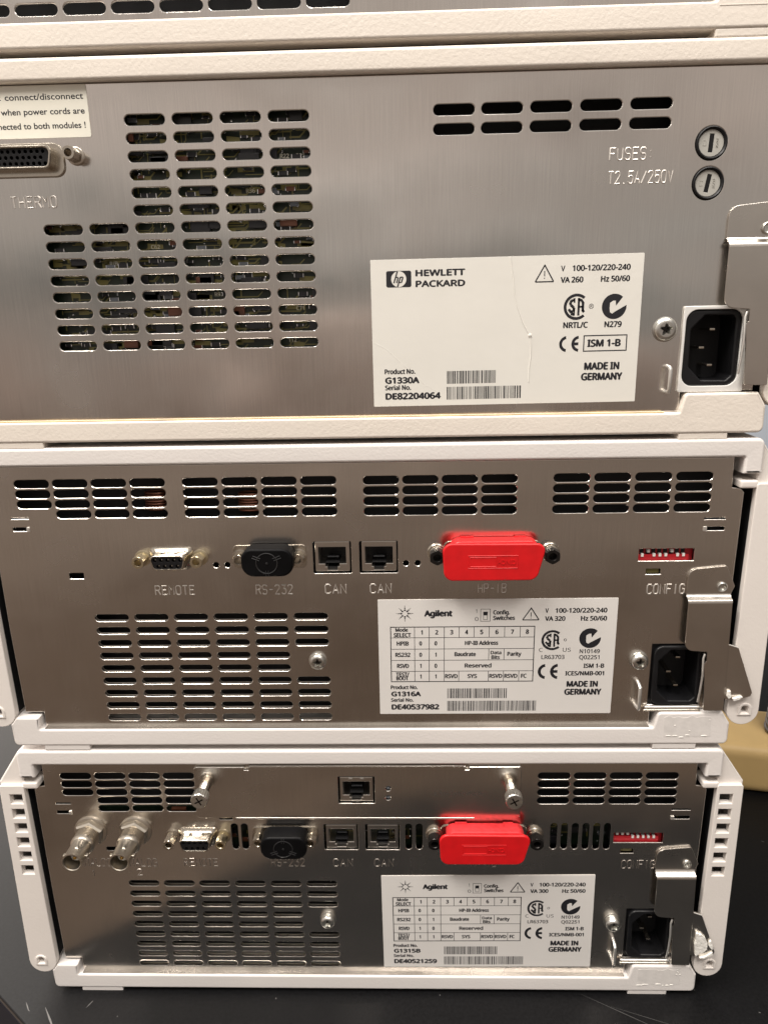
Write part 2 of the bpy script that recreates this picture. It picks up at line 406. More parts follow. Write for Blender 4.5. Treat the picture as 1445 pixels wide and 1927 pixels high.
# ------------------------------------------------------------------ module construction
def casing(root, mt, top=True, bottom=True, left_ear=True):
    """moulded plastic shell: top cover and bottom tray, 345 x 435 mm, standing proud of the steel panel"""
    if top:
        b = MB(); P = [(-172.5, 148, 3.2), (-172.5, 132.5, .6), (-164.6, 132.5, .5), (-164.6, 139.8, .5), (164.6, 139.8, .5), (164.6, 132.5, .5), (172.6, 132.5, .6), (172.6, 148, 3.2)]
        b.plate([rpoly(P)], -3, 435, mt, 1.3, 3); b.build('top_cover', root, wn=True)
    if bottom:
        b = MB(); P = [(-172.8, .6, 2.6), (172, .6, 2.6), (171.9, 11.8, .5), (168.3, 17.6, .6), (138.2, 17.6, 2), (136.4, 9.5, .8), (-159.2, 9.5, .6), (-158.8, 16, .5), (-169.9, 16, .6), (-173.2, 12.4, .5)]
        b.plate([rpoly(P)], -3, 6, mt, 1.0, 3)
        b.plate([[(-172, 4), (172, 4), (171.5, 11.5), (168, 17), (163, 17), (163, 9.2), (-163, 9.2), (-163, 15.5), (-169.5, 15.5), (-172.8, 12)]], 5.8, 435, mt, .2, 1); b.build('bottom_tray', root, wn=True)
        b = MB(); b.box(-168, 168, 6.3, 430, 3.2, 3.9, DARK); b.build('underside_shade_sheet', root)  # dark sheet added for the shade in the gap under the module
        for x0, x1 in ((-158.4, -136), (136.8, 157.4)):
            f = MB(); f.box(x0, x1, -2.6, 22, -2.1, .8, mt, .5); f.box(x0, x1, 6.2, 22, .4, 4.2, mt); f.build('foot', root)
            f = MB(); f.box(x0, x1, 390, 420, -2.1, .8, mt, .5); f.build('foot', root)
    c = MB(); c.box(-165, 165, 14, 432, 9, 139.9, DARK); c.build('chassis', root)

def arm(root, side, slots, mt):
    """hinged side cover: flared top, straight bar, rounded foot with a D-shaped recess"""
    b = MB(); s = side
    ox, ix = 184.2, 169.6
    bar = [(ix, 128.6, .8), (ix, 19.5)]
    bar = [(171.2, 128.2, 1), (169.9, 19)]
    for i in range(1, 14):
        t = math.pi + math.pi * i / 14; bar.append((177.2 + 7.3 * math.cos(t), 18.6 + 7.4 * math.sin(t)))
    bar += [(184.6, 19), (183.6, 128.2, 1.2)]
    lp = [(x * s, z) for x, z in rpoly(bar)]
    holes = []
    if slots:
        for k in range(6):
            z = 120.4 - 8.54 * k; dx = .12 * k
            holes.append([((172.7 + dx) * s, z - 2.7), ((179.0 + dx) * s, z - 2.7), ((179.0 + dx) * s, z + 2.7), ((172.7 + dx) * s, z + 2.7)])
    # D-shaped hole in the foot
    cxd, czd = 178.0, 19.2
    D = [(-1.5, -1.7), (1.5, -1.7), (1.5, .4)] + [(1.5 * math.cos(t), .4 + 1.5 * math.sin(t)) for t in (.6, 1.2, 1.9, 2.5)] + [(-1.5, .4)]
    holes.append([((cxd + x) * s, czd + z) for x, z in D])
    b.plate([lp] + holes, -3, .6, mt, .35, 2)
    foot = [(172, 66)] + [(max(p[0], 172), p[1]) for p in rpoly(bar) if p[1] < 60] + [(184.2, 66)]
    b.plate([[(x * s, z) for x, z in foot], holes[-1]], .4, 24, mt, .3, 1)
    b.box(min(182.6 * s, 184.1 * s), max(182.6 * s, 184.1 * s), .2, 60, 60, 128, mt)
    b.box(min(171 * s, 183 * s), max(171 * s, 183 * s), 16, 20, 60, 127, DARK)  # dark backing, stands in for the shade behind the slots
    # raised rim round the recess
    rim = [(-3.2, -3.0), (-3.2, .2)] + [(-3.2 * math.cos(t), .2 + 3.3 * math.sin(t)) for t in (.35, .7, 1.05, 1.4, 1.75, 2.1, 2.45, 2.8)] + [(3.2, .2), (3.2, -3.0)]
    Dh = [((cxd + x * 1.25) * s, czd + z * 1.2) for x, z in D]
    b.plate([[((cxd + x) * s, czd + z) for x, z in rim], Dh], -3.5, -2.6, mt, .4, 2)
    # flared shoulder behind the bar, running up to the cover's corner
    sh = [(171.5 * s, 146.2), (172.6 * s, 146.2), (184.0 * s, 129.4), (184.0 * s, 126), (171.5 * s, 126)]
    b.plate([sh], -1.2, 120, mt, .8, 2)
    # dark liner put in for the shade in the gap, and the ledge that hooks under the cover
    b.box(min(171.3 * s, 171.8 * s), max(171.3 * s, 171.8 * s), .7, 59, 16, 125.8, DARK)
    b.box(min(164.2 * s, 172 * s), max(164.2 * s, 172 * s), -2.7, 8, 126, 129.6, mt, 1.2, 3)
    # side sheet that closes the flank
    b.box(min(170.5 * s, 172 * s), max(170.5 * s, 172 * s), 60, 430, 19, 132, mt)
    return b.build('side_arm', root)

def low_grid():
    return [stad(-118 + 18.67 * c, 66.8 - 6.555 * r, 15.9, 3.5) for r in range(9) for c in range(6) if not (c == 5 and r in (3, 4))]
def row_vents(x0, z0, cols, rows, pitch=17.35, skip=()):
    return [stad(x0 + pitch * c + 7.9, z0 - 4.72 * r, 15.8, 3.75) for r in range(rows) for c in range(cols) if (c, r) not in skip]
PANEL_OUT = [(-162, 139.4), (-162.2, 126), (-166, 125.4), (-167.6, 123.8), (-167.4, 60), (-166.5, 17.5), (-157.5, 17.5), (-157.5, 9.2), (135, 9.2), (135, 18.2), (165.6, 18.2), (166.8, 60),
             (167.4, 123.8), (165.8, 125.4), (162, 126), (161.6, 139.4)]

def cross_screw(root, x, z, r=4.0, h=3.0, name='screw'):
    b = MB()
    b.lathe(x, z, [(r * 1.1, .2), (r * 1.1, -.35), (r, -.5), (r * .99, -h * .6), (r * .93, -h * .8), (r * .80, -h * .95), (r * .66, -h)], SCREW, 32, cap=False)
    rc = r * .56; pts = []
    for k in range(24):          # star-shaped drive recess
        t = .35 + math.pi * k / 12; q = rc * (.80 + .26 * math.cos(5 * (t - .35))); pts.append((x + q * math.cos(t), z + q * math.sin(t)))
    b.plate([circ(x, z, r * .665, 32), pts], -h, -h + .05, SCREW, .0, 0)
    n = len(pts); vs = [(px, -h, pz) for px, pz in pts] + [(x + (px - x) * .6, -h + r * .45, z + (pz - z) * .6) for px, pz in pts]
    b.add(vs, [[k, (k + 1) % n, n + (k + 1) % n, n + k] for k in range(n)], SCREW)
    b.add(vs[n:], [list(range(n))], BLACKM)
    o = b.build(name, root); return o

def standoff(root, x, z, L, mt, r=3.0, lean=0.):
    b = MB(); b.hexnut(x, z, r, 0, -L, mt, hole=r * .5, rot=.3); b.lathe(x, z, [(r * 1.25, .2), (r * 1.25, -.6), (r, -.8)], mt, 20)
    return b.build('standoff', root)

def dsub9(root, silver_left=False):
    b = MB()
    out = lambda e: rpoly([(-95.0 - e, 99.5 + e, 2), (-93.3 - e * .8, 92.6 - e, 2), (-80.0 + e * .8, 92.6 - e, 2), (-78.3 + e, 99.5 + e, 2)])
    inn = rpoly([(-94.3, 98.9, 1.6), (-92.8, 93.2, 1.6), (-80.5, 93.2, 1.6), (-79.0, 98.9, 1.6)])
    # flared shell
    loops = [(out(2.0), .2), (out(1.9), -.6), (out(.7), -1.3), (out(.25), -2.4), (out(0), -6.9), (out(-.15), -7.1)]
    n = len(loops[0][0]); vs = [(x, y, z) for lp, y in loops for x, z in lp]
    fs = [[i * n + k, i * n + (k + 1) % n, (i + 1) * n + (k + 1) % n, (i + 1) * n + k] for i in range(len(loops) - 1) for k in range(n)]
    b.add(vs, fs, NICKEL, True)
    b.plate([out(-.1), inn], -7.1, -5.8, NICKEL, .12, 1)
    for x in (-89.4, -83.2): b.box(x - .7, x + .7, -4.6, -2.6, 99.6, 100.3, NICKEL, .15)
    o = b.build('serial_socket', root)
    p = MB(); holes = [circ(-92.4 + 2.87 * k, 97.2, .85, 12) for k in range(5)] + [circ(-91.0 + 2.87 * k, 94.3, .85, 12) for k in range(4)]
    p.plate([inn] + holes, -6.7, -4.0, BLACKP, .1, 1)
    p.box(-94, -79.4, -4.1, -3.6, 93.3, 98.8, DARK)
    for k in range(9):
        x, z = (-92.4 + 2.87 * k, 97.2) if k < 5 else (-91.0 + 2.87 * (k - 5), 94.3)
        p.lathe(x, z, [(.62, -4.2), (.62, -5.4), (.3, -5.6)], NICKEL, 8)
    p.build('pin_block', o)
    standoff(o, -100.0, 96.3, 7.2, NICKEL if silver_left else BRASS); standoff(o, -73.8, 96.3, 7.2, BRASS)
    return o

def black_stands(root):
    b = MB(); b.plate([rpoly([(-58.5, 102, 2), (-58.5, 91, 2), (-25.2, 91, 2), (-25.2, 102, 2)])], -.6, .3, NICKEL, .2, 1)
    b.plate([rpoly([(-50, 101, 3), (-50, 91.8, 3), (-33, 91.8, 3), (-33, 101, 3)])], -6, .0, NICKEL, .4, 1)
    o = b.build('serial_socket', root)
    standoff(o, -55.2, 96.3, 5.8, NICKEL, 3.0); standoff(o, -28.6, 96.4, 5.8, NICKEL, 3.0)

def rj(root, x0, x1, z0, z1, y=.6, top_tabs=False):
    """shielded network jack: metal face with the keyed opening"""
    b = MB(); w = x1 - x0; h = z1 - z0; cx = (x0 + x1) / 2
    ox0, ox1 = x0 + w * .10, x1 - w * .11; zt = z1 - h * .19; zb = z0 + h * .26
    key = [(ox0, zt), (ox0, zb), (x0 + w * .29, zb), (x0 + w * .29, z0 + h * .16), (x0 + w * .35, z0 + h * .16), (x0 + w * .35, z0 + h * .045), (x1 - w * .365, z0 + h * .045), (x1 - w * .365, z0 + h * .16),
           (x1 - w * .31, z0 + h * .16), (x1 - w * .31, zb), (ox1, zb), (ox1, zt)]
    b.plate([rr(x0, z0, x1, z1, .5, 2), key], y, y + 13, STEEL2, .3, 1)
    b.box(x0 + .8, x1 - .8, y + 11, y + 13, z0 + .8, z1 - .8, BLACKP)
    b.box(ox0 - .2, ox1 + .2, y + 2.0, y + 11, zt - .1, zt + .3, DARK); b.box(ox0 - .35, ox0 - .02, y + .6, y + 11, zb, zt, DARK); b.box(ox1 + .02, ox1 + .35, y + .6, y + 11, zb, zt, DARK); b.box(ox0 - .3, ox1 + .3, y + 2.2, y + 11, zb - .35, zb - .02, DARK)
    b.box(x0 + w * .33, x1 - w * .35, y + 5, y + 6, z0 + h * .36, z0 + h * .40, CHIPG)
    b.box(x0 + w * .3, x1 - w * .31, y + 2.5, y + 11, z0 + h * .05, z0 + h * .10, BLACKP)
    for k in range(8): b.box(ox0 + 1.6 + k * 1.1, ox0 + 1.95 + k * 1.1, y + 5, y + 10, zt - .8, zt - .5, GOLD)
    if top_tabs:
        for q in (.28, .62): b.box(x0 + w * q, x0 + w * (q + .11), y - .9, y + 2, z1 - .6, z1 + .35, BRIGHT, .1)
    return b.build('network_socket', root)

def dip(root, ups):
    b = MB(); b.box(123.9, 148.9, 3.0, 7, 90.5, 99, DIPRED); b.box(123.2, 123.7, .9, 8, 90, 99.4, DARK)
    b.box(123.4, 146.8, 1.6, 3.2, 91.4, 95.0, DIPRED, .2)
    for k in range(8): b.box(125.2 + 2.62 * k, 126.9 + 2.62 * k, 2.7, 3.1, 93.2, 98.2, DARK)
    b.build('dip_switch', root); o = b_last()
    l = MB()
    for k in range(8):
        x = 126.05 + 2.62 * k; z = 96.8 if k in ups else 94.8
        l.box(x - .62, x + .62, 1.2, 3.0, z - .75, z + .75, LEVER, .2)
    l.build('lever', o)
def b_last(): return COL.objects[-1]

def inlet(root, dx=0., dz=0., plate=False):
    """three-pin mains inlet"""
    b = MB(); X = lambda p: [(x + dx, z + dz) for x, z in p]
    outer = X(rr(134.6, 20.6, 156.9, 50.9, 4.2, 6))
    inner = X(rpoly([(142.2, 48.9, 1.0), (136.9, 43.3, 1.0), (137.3, 28.2, 1.0), (142.6, 22.8, 1.0), (152.9, 22.6, 1.2), (155.0, 24.6, 1.2), (154.7, 48.8, 2.0)], 3))
    b.plate([outer, inner], -1.0, 3, BLACKP, .7, 3)
    b.plate([X(rr(135.2, 21, 156.4, 50.4, 3)), inner], 2.6, 16, BLACKP, .01, 1)
    b.box(136 + dx, 156 + dx, 15, 17, 21.5 + dz, 50 + dz, BLACKP)
    b.box(133 + dx, 157.5 + dx, 3.5, 6, 19.6 + dz, 52 + dz, BLACKP) if False else None
    o = b.build('power_inlet', root)
    for x, z in ((147.2, 43.2), (143.4, 35.8), (147.4, 28.6)):
        p = MB(); p.box(x - 1.1 + dx, x + 1.1 + dx, 3.2, 16, z - .45 + dz, z + .45 + dz, NICKEL, .2); p.build('pin', o)
    if plate:
        f = MB(); f.plate([rr(135.3, 17.9, 161.9, 52.6, .6), rr(136.3 + .0, 20.4, 159.2, 51.2, 4.6, 6)], -1.5, -.2, PLATEW, .25, 1); f.build('inlet_plate', root)
    else:
        # dark gap behind the cut-out and the rolled lower edge
        f = MB(); f.plate([rr(132.4, 18.6, 158.5, 53.5, .5), outer], 1.2, 2.2, BLACKP, .02, 1); f.build('inlet_flange', o)
        f = MB(); f.tube([(132, -1.2, 19.6), (157.4, -1.2, 19.6)], .75, BRIGHT); f.tube([(131.4, -1.6, 18.2), (157.6, -1.6, 18.2)], .6, NICKEL); f.build('wire_bail', root)
    return o

def bracket(root, dx=0., dz=0., residue=0):
    """bent steel retaining plate beside the mains inlet: eyelet plate, joggle, lower plate, stem and flared tongue"""
    b = MB()
    X = lambda p: [(x + dx, z + dz) for x, z in p]
    top = rpoly([(146.4, 76.6), (166.0, 76.6), (167.6, 80.5, .6), (163.2, 90.2, 1), (146.4, 88.6, 4.2)], 5)
    b.plate([X(top), X(circ(161.8, 80.3, 1.15, 16))], -1.2, -.1, STEEL2, .16, 1)
    # joggle (two bends)
    prof = [(-1.2, 76.9), (-1.5, 76.3), (-2.4, 75.5), (-3.7, 75.0), (-4.2, 74.4), (-4.3, 73.4)]
    vs = [(x + dx, y, z + dz) for y, z in prof for x in (146.4, 166.0)]
    b.add(vs, [[2 * i, 2 * i + 1, 2 * i + 3, 2 * i + 2] for i in range(len(prof) - 1)], STEEL2, True)
    vs = [(x + dx, y + 1.0, z + dz) for y, z in prof for x in (146.4, 166.0)]
    b.add(vs, [[2 * i, 2 * i + 1, 2 * i + 3, 2 * i + 2] for i in range(len(prof) - 1)], STEEL2, True)
    low = rpoly([(146.6, 73.6), (146.8, 50.4, 4), (157.2, 49.6, .4), (157.2, 45, .3), (156.2, 43.5, .8), (157.2, 36), (158.2, 19.4, .8), (167.6, 19.2, .5), (166.6, 53), (166.0, 73.6)], 5)
    b.plate([X(low)], -4.3, -3.3, STEEL2, .16, 1)
    o = b.build('retaining_bracket', root)
    e = MB(); e.lathe(161.8 + dx, 80.3 + dz, [(2.4, -1.1), (2.3, -1.9), (1.9, -2.2), (1.45, -2.0), (1.25, -1.2), (1.2, 0)], SCREW, 24); e.build('eyelet', o)
    # rolled lip along the stem
    l = MB(); l.tube([(156.2 + dx, -4.2, 48.6 + dz), (155.5 + dx, -4.6, 46.5 + dz), (155.9 + dx, -4.7, 38 + dz), (155.6 + dx, -4.6, 30 + dz), (155.2 + dx, -4.2, 24 + dz)], .5, BRIGHT); l.build('rolled_lip', o)
    # flared tongue, bent a little forward
    t = MB(); q = [(166.7, -4.0, 53.2), (170.8, -4.6, 51.9), (179.0, -5.6, 29.6), (178.4, -5.6, 27.6), (174.5, -5.2, 26.2), (170.2, -4.6, 25.4), (167.2, -4.0, 25.6)]
    n = len(q); vs = [(x + dx, y, z + dz) for x, y, z in q] + [(x + dx, y + .9, z + dz) for x, y, z in q]
    t.add(vs, [list(range(n)), [n + i for i in range(n)][::-1]] + [[i, (i + 1) % n, n + (i + 1) % n, n + i] for i in range(n)], STEEL2)
    t.tube([(166.7 + dx, -4.2, 53.1 + dz), (170.7 + dx, -4.7, 51.9 + dz)], .3, BRIGHT)
    if residue >= 0: t.build('tongue', o)
    r = MB(); rnd = random.Random(residue)
    if residue == 1:
        pts = [(168.1, 41.4), (168.9, 42.0), (169.5, 40.9), (170.7, 40.9), (171.7, 39.9), (172.8, 38.9), (173.3, 37.3), (174.2, 35.7), (174.4, 33.3), (174.3, 31.4), (172.9, 29.7), (171.1, 28.9), (170.0, 28.0), (168.9, 27.0), (168.6, 29.9), (168.2, 32.5), (167.9, 34.2), (168.4, 37.2)]
        r.plate([pts], -5.75, -4.4, PAPER, .05, 1)
        r.plate([[(174.9, 36.6), (175.8, 37.6), (176.9, 34.0), (177.3, 31.8), (176.2, 32.3), (174.9, 34.2)]], -6.2, -5, PAPER, .05, 1)
        r.plate([[(171.0, 26.3), (174.0, 27.3), (176.6, 29.6), (177.2, 30.2), (177.5, 28.5), (176.0, 27.4), (173, 25.9)]], -6.2, -4.8, PAPER, .05, 1)
        r.build('paper_residue', o)
    elif residue == 2:
        r.plate([[(168.2, 29.8), (169.3, 30.2), (169.7, 28), (169.9, 26.8), (168.8, 26.2), (168.0, 27.5)]], -5.4, -4.3, PAPER, .05, 1)
        r.plate([[(170.4, 26.6), (172.0, 26.9), (174.2, 27.6), (175.0, 27.2), (173.2, 26.0), (171, 25.3)]], -6.0, -4.8, PAPER, .05, 1)
        r.build('paper_residue', o)
    return o

def hook(root, x, z0, z1, r=.8):
    b = MB(); b.tube([(x, .5, z1 + .4), (x, -3.4, z1), (x, -4.6, z1 - .9), (x, -4.8, z1 - 2.2), (x, -4.8, z0 + 1.8), (x, -4.2, z0 + .5), (x, .5, z0)], r, BRIGHT, res=2)
    return b.build('cable_hook', root)

def board(root, x0, x1, z0, z1, y, seed, n, words=(), dens=1.):
    """populated circuit board seen through the vent slots"""
    rnd = random.Random(seed); b = MB()
    b.box(x0, x1, y, y + 1.6, z0, z1, PCB)
    yy = y - .03
    for _ in range(int(n * 1.3)):
        x = rnd.uniform(x0 + 3, x1 - 12); z = rnd.uniform(z0 + 2, z1 - 6); l = rnd.uniform(3, 12); w = rnd.choice((.3, .4, .6))
        k = rnd.random()
        if k < .5: b.bar(x, z, x + l, z, w, yy, TRACE); b.bar(x + l - .1, z, x + l + 2, z + 2, w, yy - .02, TRACE)
        elif k < .8: b.bar(x, z, x, z + l * .5, w, yy - .04, TRACE)
        else: b.poly([(x, z), (x + l * .7, z), (x + l * .7, z + 1.6), (x, z + 2.2)], yy - .01, TRACE)
    for _ in range(n):
        x = rnd.uniform(x0 + 2, x1 - 6); z = rnd.uniform(z0 + 1, z1 - 3); k = rnd.random()
        if k < .42:
            r = rnd.uniform(.35, .65); b.lathe(x, z, [(r, y), (r * .8, y - r * .5), (.15, y - r * .9)], SOLDER, 8)
        elif k < .86:
            l = rnd.choice((2.0, 3.2, 3.2)); h = l * .5; c = rnd.choice((CHIPB, CHIPB, CHIPB, CHIPB, CHIPR, CHIPG)); hh = rnd.uniform(.6, 1.2)
            b.box(x, x + l, y - hh, y, z, z + h, c); b.box(x - .5, x + .02, y - hh - .05, y, z - .05, z + h + .05, SOLDER, .12, 1); b.box(x + l - .02, x + l + .5, y - hh - .05, y, z - .05, z + h + .05, SOLDER, .12, 1)
        else:
            l = rnd.uniform(5, 9); b.box(x, x + l, y - 1.8, y, z, z + rnd.uniform(3, 5), rnd.choice((CHIPB, CHIPB, CHIPB, CHIPR)), .2)
    for (t, x, z) in words: b.text(t, x, None, z, 1.55, y - .06, SILK, .01)
    return b.build('circuit_board', root, fix=False)

# ------------------------------------------------------------------ printed labels
def barcode(mb, x0, x1, z0, z1, y, seed):
    rnd = random.Random(seed); x = x0
    while x < x1 - .25:
        w = rnd.choice((.22, .22, .22, .5)); g = rnd.choice((.22, .22, .26, .48))
        mb.poly([(x, z0), (min(x + w, x1), z0), (min(x + w, x1), z1), (x, z1)], y, INK); x += w + g
def marks(p, cs, ct, y, csaR=5.1):
    """approval emblems: the ringed S-A mark and the tick in a disc"""
    x, z = cs; r = csaR
    p.arc(x, z, r * .78, r, 48, 312, y, INK)
    p.arc(x - r * .0, z, 0.01, .0, 0, 10, y, INK)
    # S: left half disc with cut-outs
    def seg(a, b, w): p.bar(x + a[0] * r, z + a[1] * r, x + b[0] * r, z + b[1] * r, w * r, y, INK)
    S_ = [(-.16, .52), (-.30, .52), (-.50, .36), (-.46, .16), (-.22, -.04), (-.18, -.20), (-.26, -.36), (-.40, -.36)]
    for a, b in zip(S_, S_[1:]): seg(a, b, .21)
    seg((-.17, .66), (-.17, .30), .12); seg((-.17, -.1), (-.17, -.66), .12); seg((-.60, -.16), (-.40, -.44), .2); seg((-.42, -.5), (-.17, -.58), .22)
    # A: stem, bow and leg
    seg((.17, .66), (.17, -.66), .17); seg((.12, .58), (.34, .5), .2); seg((.34, .54), (.50, .30), .19); seg((.50, .36), (.50, -.36), .2); seg((.2, .0), (.5, .0), .15); seg((.48, -.24), (.60, -.42), .2)
    x, z = ct; r = 5.0
    # tick in a disc: disc outline polygon with the tick cut away
    def pt(a, q=1.): return (x + r * q * math.cos(math.radians(a)), z + r * q * math.sin(math.radians(a)))
    ring = [pt(a) for a in range(48, 381, 9)]
    tick = [(x + .06 * r, z - .22 * r), (x - .03 * r, z - .47 * r), (x - .26 * r, z - .45 * r), (x - .34 * r, z - .2 * r), (x - .34 * r, z + .32 * r), (x - .08 * r, z + .48 * r), (x + .10 * r, z + .42 * r), (x + .14 * r, z + .02 * r)]
    n = 30
    outer = [pt(48 + (332 + 10 - 0) * i / n * .93) for i in range(n + 1)]
    poly = outer + [(x + .06 * r, z - .42 * r), (x - .14 * r, z - .56 * r), (x - .32 * r, z - .44 * r), (x - .36 * r, z - .2 * r), (x - .36 * r, z + .28 * r), (x - .1 * r, z + .46 * r), (x + .10 * r, z + .46 * r), (x + .14 * r, z + .06 * r)]
    cu = MB(); cu.plate([poly], y, y + .01, INK); p.add(cu.v, cu.f, INK)
def ce(p, x0, x1, z0, z1, y):
    h = (z1 - z0); r = h / 2; w = h * .18; cz = (z0 + z1) / 2
    p.arc(x0 + r * .93, cz, r - w, r, 100, 260, y, INK)
    c2 = x1 - r * .15 + r * .1
    p.arc(c2, cz, r - w, r, 98, 262, y, INK); p.bar(c2 - r * .85, cz, c2 - r * .12, cz, w, y - .003, INK)
def tri_warn(p, a, b, c, y):
    for q, s in ((a, b), (b, c), (c, a)): p.bar(*q, *s, .5, y, INK)
    x = c[0]; p.bar(x, c[1] - 2.2, x, c[1] - 4.3, .38, y, INK); p.bar(x, c[1] - 4.8, x, c[1] - 5.2, .42, y, INK)
    p.poly(circ(c[0], c[1], .28, 8), y, INK)
def frame(p, x0, z0, x1, z1, w, y):
    p.bar(x0, z0, x1, z0, w, y, INK); p.bar(x0, z1, x1, z1, w, y, INK); p.bar(x0, z0 - w / 2, x0, z1 + w / 2, w, y - .002, INK); p.bar(x1, z0 - w / 2, x1, z1 + w / 2, w, y - .002, INK)

def label_table(root, va, prod, ser, dx, dz, rot):
    """foil rating plate with the switch table"""
    b = MB(); b.plate([rr(6.6, 15.9, 116.4, 74.9, .3, 2)], -.25, -.03, LABEL2, .05, 1)
    o = b.build('rating_label', root); o.location = Vector((dx, 0, dz)) * MM; o.rotation_euler = (0, rot, 0)
    p = MB(); y = -.275; B = .036
    T = lambda s, x0, x1, zb, cap, bo=B: p.text(s, x0, x1, zb, cap, y, INK, bo)
    # sunburst of dots
    for k in range(8):
        a = math.radians(45 * k)
        for rad, d in ((1.65, .46), (2.55, .33), (3.3, .22), (3.9, .14)):
            kk = 1.0 if k % 2 == 0 else .96
            p.poly(circ(19.0 + rad * kk * 1.0 * math.cos(a), 68.0 + rad * kk * math.sin(a), d, 10), y, INK)
    T('Agilent', 27.9, 41, 66.6, 2.75, .052)
    T('1', 51.6, 52.2, 68.0, 1.9, .0); T('0', 51.3, 52.9, 64.1, 1.9, .0)
    frame(p, 53.9, 63.9, 58.3, 69.9, .22, y); frame(p, 55.2, 64.7, 57.0, 68.5, .2, y); p.poly([(55.1, 66.8), (57.1, 66.8), (57.1, 68.6), (55.1, 68.6)], y, INK)
    T('Config.', 59.6, 67.3, 67.3, 1.95); T('Switches', 59.6, 69.7, 64.5, 1.95)
    tri_warn(p, (73.2, 64.4), (80.7, 64.4), (77.0, 70.3), y)
    T('V', 83.4, 85.0, 67.9, 2.15, .02); T('100-120/220-240', 88.0, 111.7, 67.9, 2.15); T('VA ' + va, 83.4, 92.8, 63.9, 2.15); T('Hz 50/60', 99.8, 111.8, 63.9, 2.15)
    # table
    frame(p, 12.3, 33.1, 78.9, 61.2, .42, y)
    cols = (23.4, 30.2, 37.2, 44.1, 51.0, 58.0, 65.1, 72.3); rows = (61.2, 55.8, 50.0, 44.2, 38.5, 33.1)
    for z in rows[1:-1]: p.bar(12.3, z, 78.9, z, .26, y, INK)
    for i, c in enumerate(cols):
        for r_ in range(5):
            if i < 3 or r_ == 0 or (r_ == 2 and i in (5, 6)) or (r_ == 4 and i in (3, 5, 6, 7)):
                p.bar(c, rows[r_], c, rows[r_ + 1], .26, y - .002, INK)
    def ctr(s, a, b_, r_, cap=1.95, w=None, dzz=0.):
        w = w or len(s) * 1.42; cxx = (a + b_) / 2; zb = (rows[r_] + rows[r_ + 1]) / 2 - cap / 2 + dzz; T(s, cxx - w / 2, cxx + w / 2, zb, cap)
    E_ = (12.3,) + cols + (78.9,)
    T('Mode', 14.5, 20.4, 58.95, 1.75); T('SELECT', 13.7, 21.8, 56.2, 1.95)
    for i in range(8): ctr(str(i + 1), E_[i + 1], E_[i + 2], 0, 2.1, .9 if i == 0 else 1.5)
    for r_, (nm, a, b_) in enumerate((('HPIB', '0', '0'), ('RS232', '0', '1'), ('RSVD', '1', '0')), 1):
        ctr(nm, 12.3, 23.4, r_, 2.0, len(nm) * 1.42); ctr(a, 23.4, 29.0, r_, 2.0, .8 if a == '1' else 1.3); ctr(b_, 30.2, 36.4, r_, 2.0, .8 if b_ == '1' else 1.3)
    T('TEST/', 14.4, 20.8, 36.0, 1.9); T('BOOT', 14.6, 20.4, 33.9, 1.9)
    ctr('1', 23.4, 29.0, 4, 2.0, .8); ctr('1', 30.2, 36.4, 4, 2.0, .8)
    T('HP-IB Address', 46.8, 62.3, 52.0, 1.95); T('Baudrate', 42.0, 52.0, 46.3, 1.95); T('Data', 58.8, 63.9, 47.2, 1.6); T('Bits', 59.2, 63.2, 44.7, 1.8); T('Parity', 66.6, 73.2, 46.3, 1.95)
    T('Reserved', 46.8, 59.4, 40.4, 1.95)
    T('RSVD', 37.6, 43.6, 34.9, 1.95); T('SYS', 48.2, 52.7, 34.9, 1.95); T('RSVD', 58.4, 64.6, 34.9, 1.95); T('RSVD', 65.5, 71.7, 34.9, 1.95); T('FC', 73.3, 76.0, 34.9, 1.95)
    marks(p, (87.3, 54.1), (104.6, 55.0), y, 5.1)
    p.arc(93.2, 54.2, .45, .7, 0, 360, y, INK, 14)
    T('C', 81.3, 83.0, 48.2, 1.95, 0.); T('US', 92.3, 96.0, 48.2, 1.95, 0.); T('LR63703', 82.5, 93.3, 44.5, 2.0, .018)
    T('N10149', 100.1, 109.5, 47.4, 2.0, .018); T('Q02251', 100.1, 109.5, 44.3, 2.0, .018)
    ce(p, 81.4, 91.0, 34.1, 42.0, y)
    T('ISM 1-B', 102.3, 112.0, 39.9, 2.05); T('ICES/NMB-001', 94.0, 112.2, 36.0, 2.05); T('MADE IN', 94.9, 109.6, 30.1, 2.8, .045); T('GERMANY', 94.0, 111.5, 25.9, 2.9, .045)
    T('Product No.', 11.9, 24.7, 29.2, 1.85); T(prod, 12.1, 26.3, 25.45, 2.3, .052); T('Serial No.', 11.9, 22.7, 22.5, 1.75); T(ser, 12.1, 35.0, 18.4, 2.5, .052)
    barcode(p, 38.8, 66.9, 24.2, 29.4, y, 3); barcode(p, 38.8, 81.0, 17.4, 22.8, y, len(ser) + int(va))
    p.build('printed_text', o, fix=False)
    return o

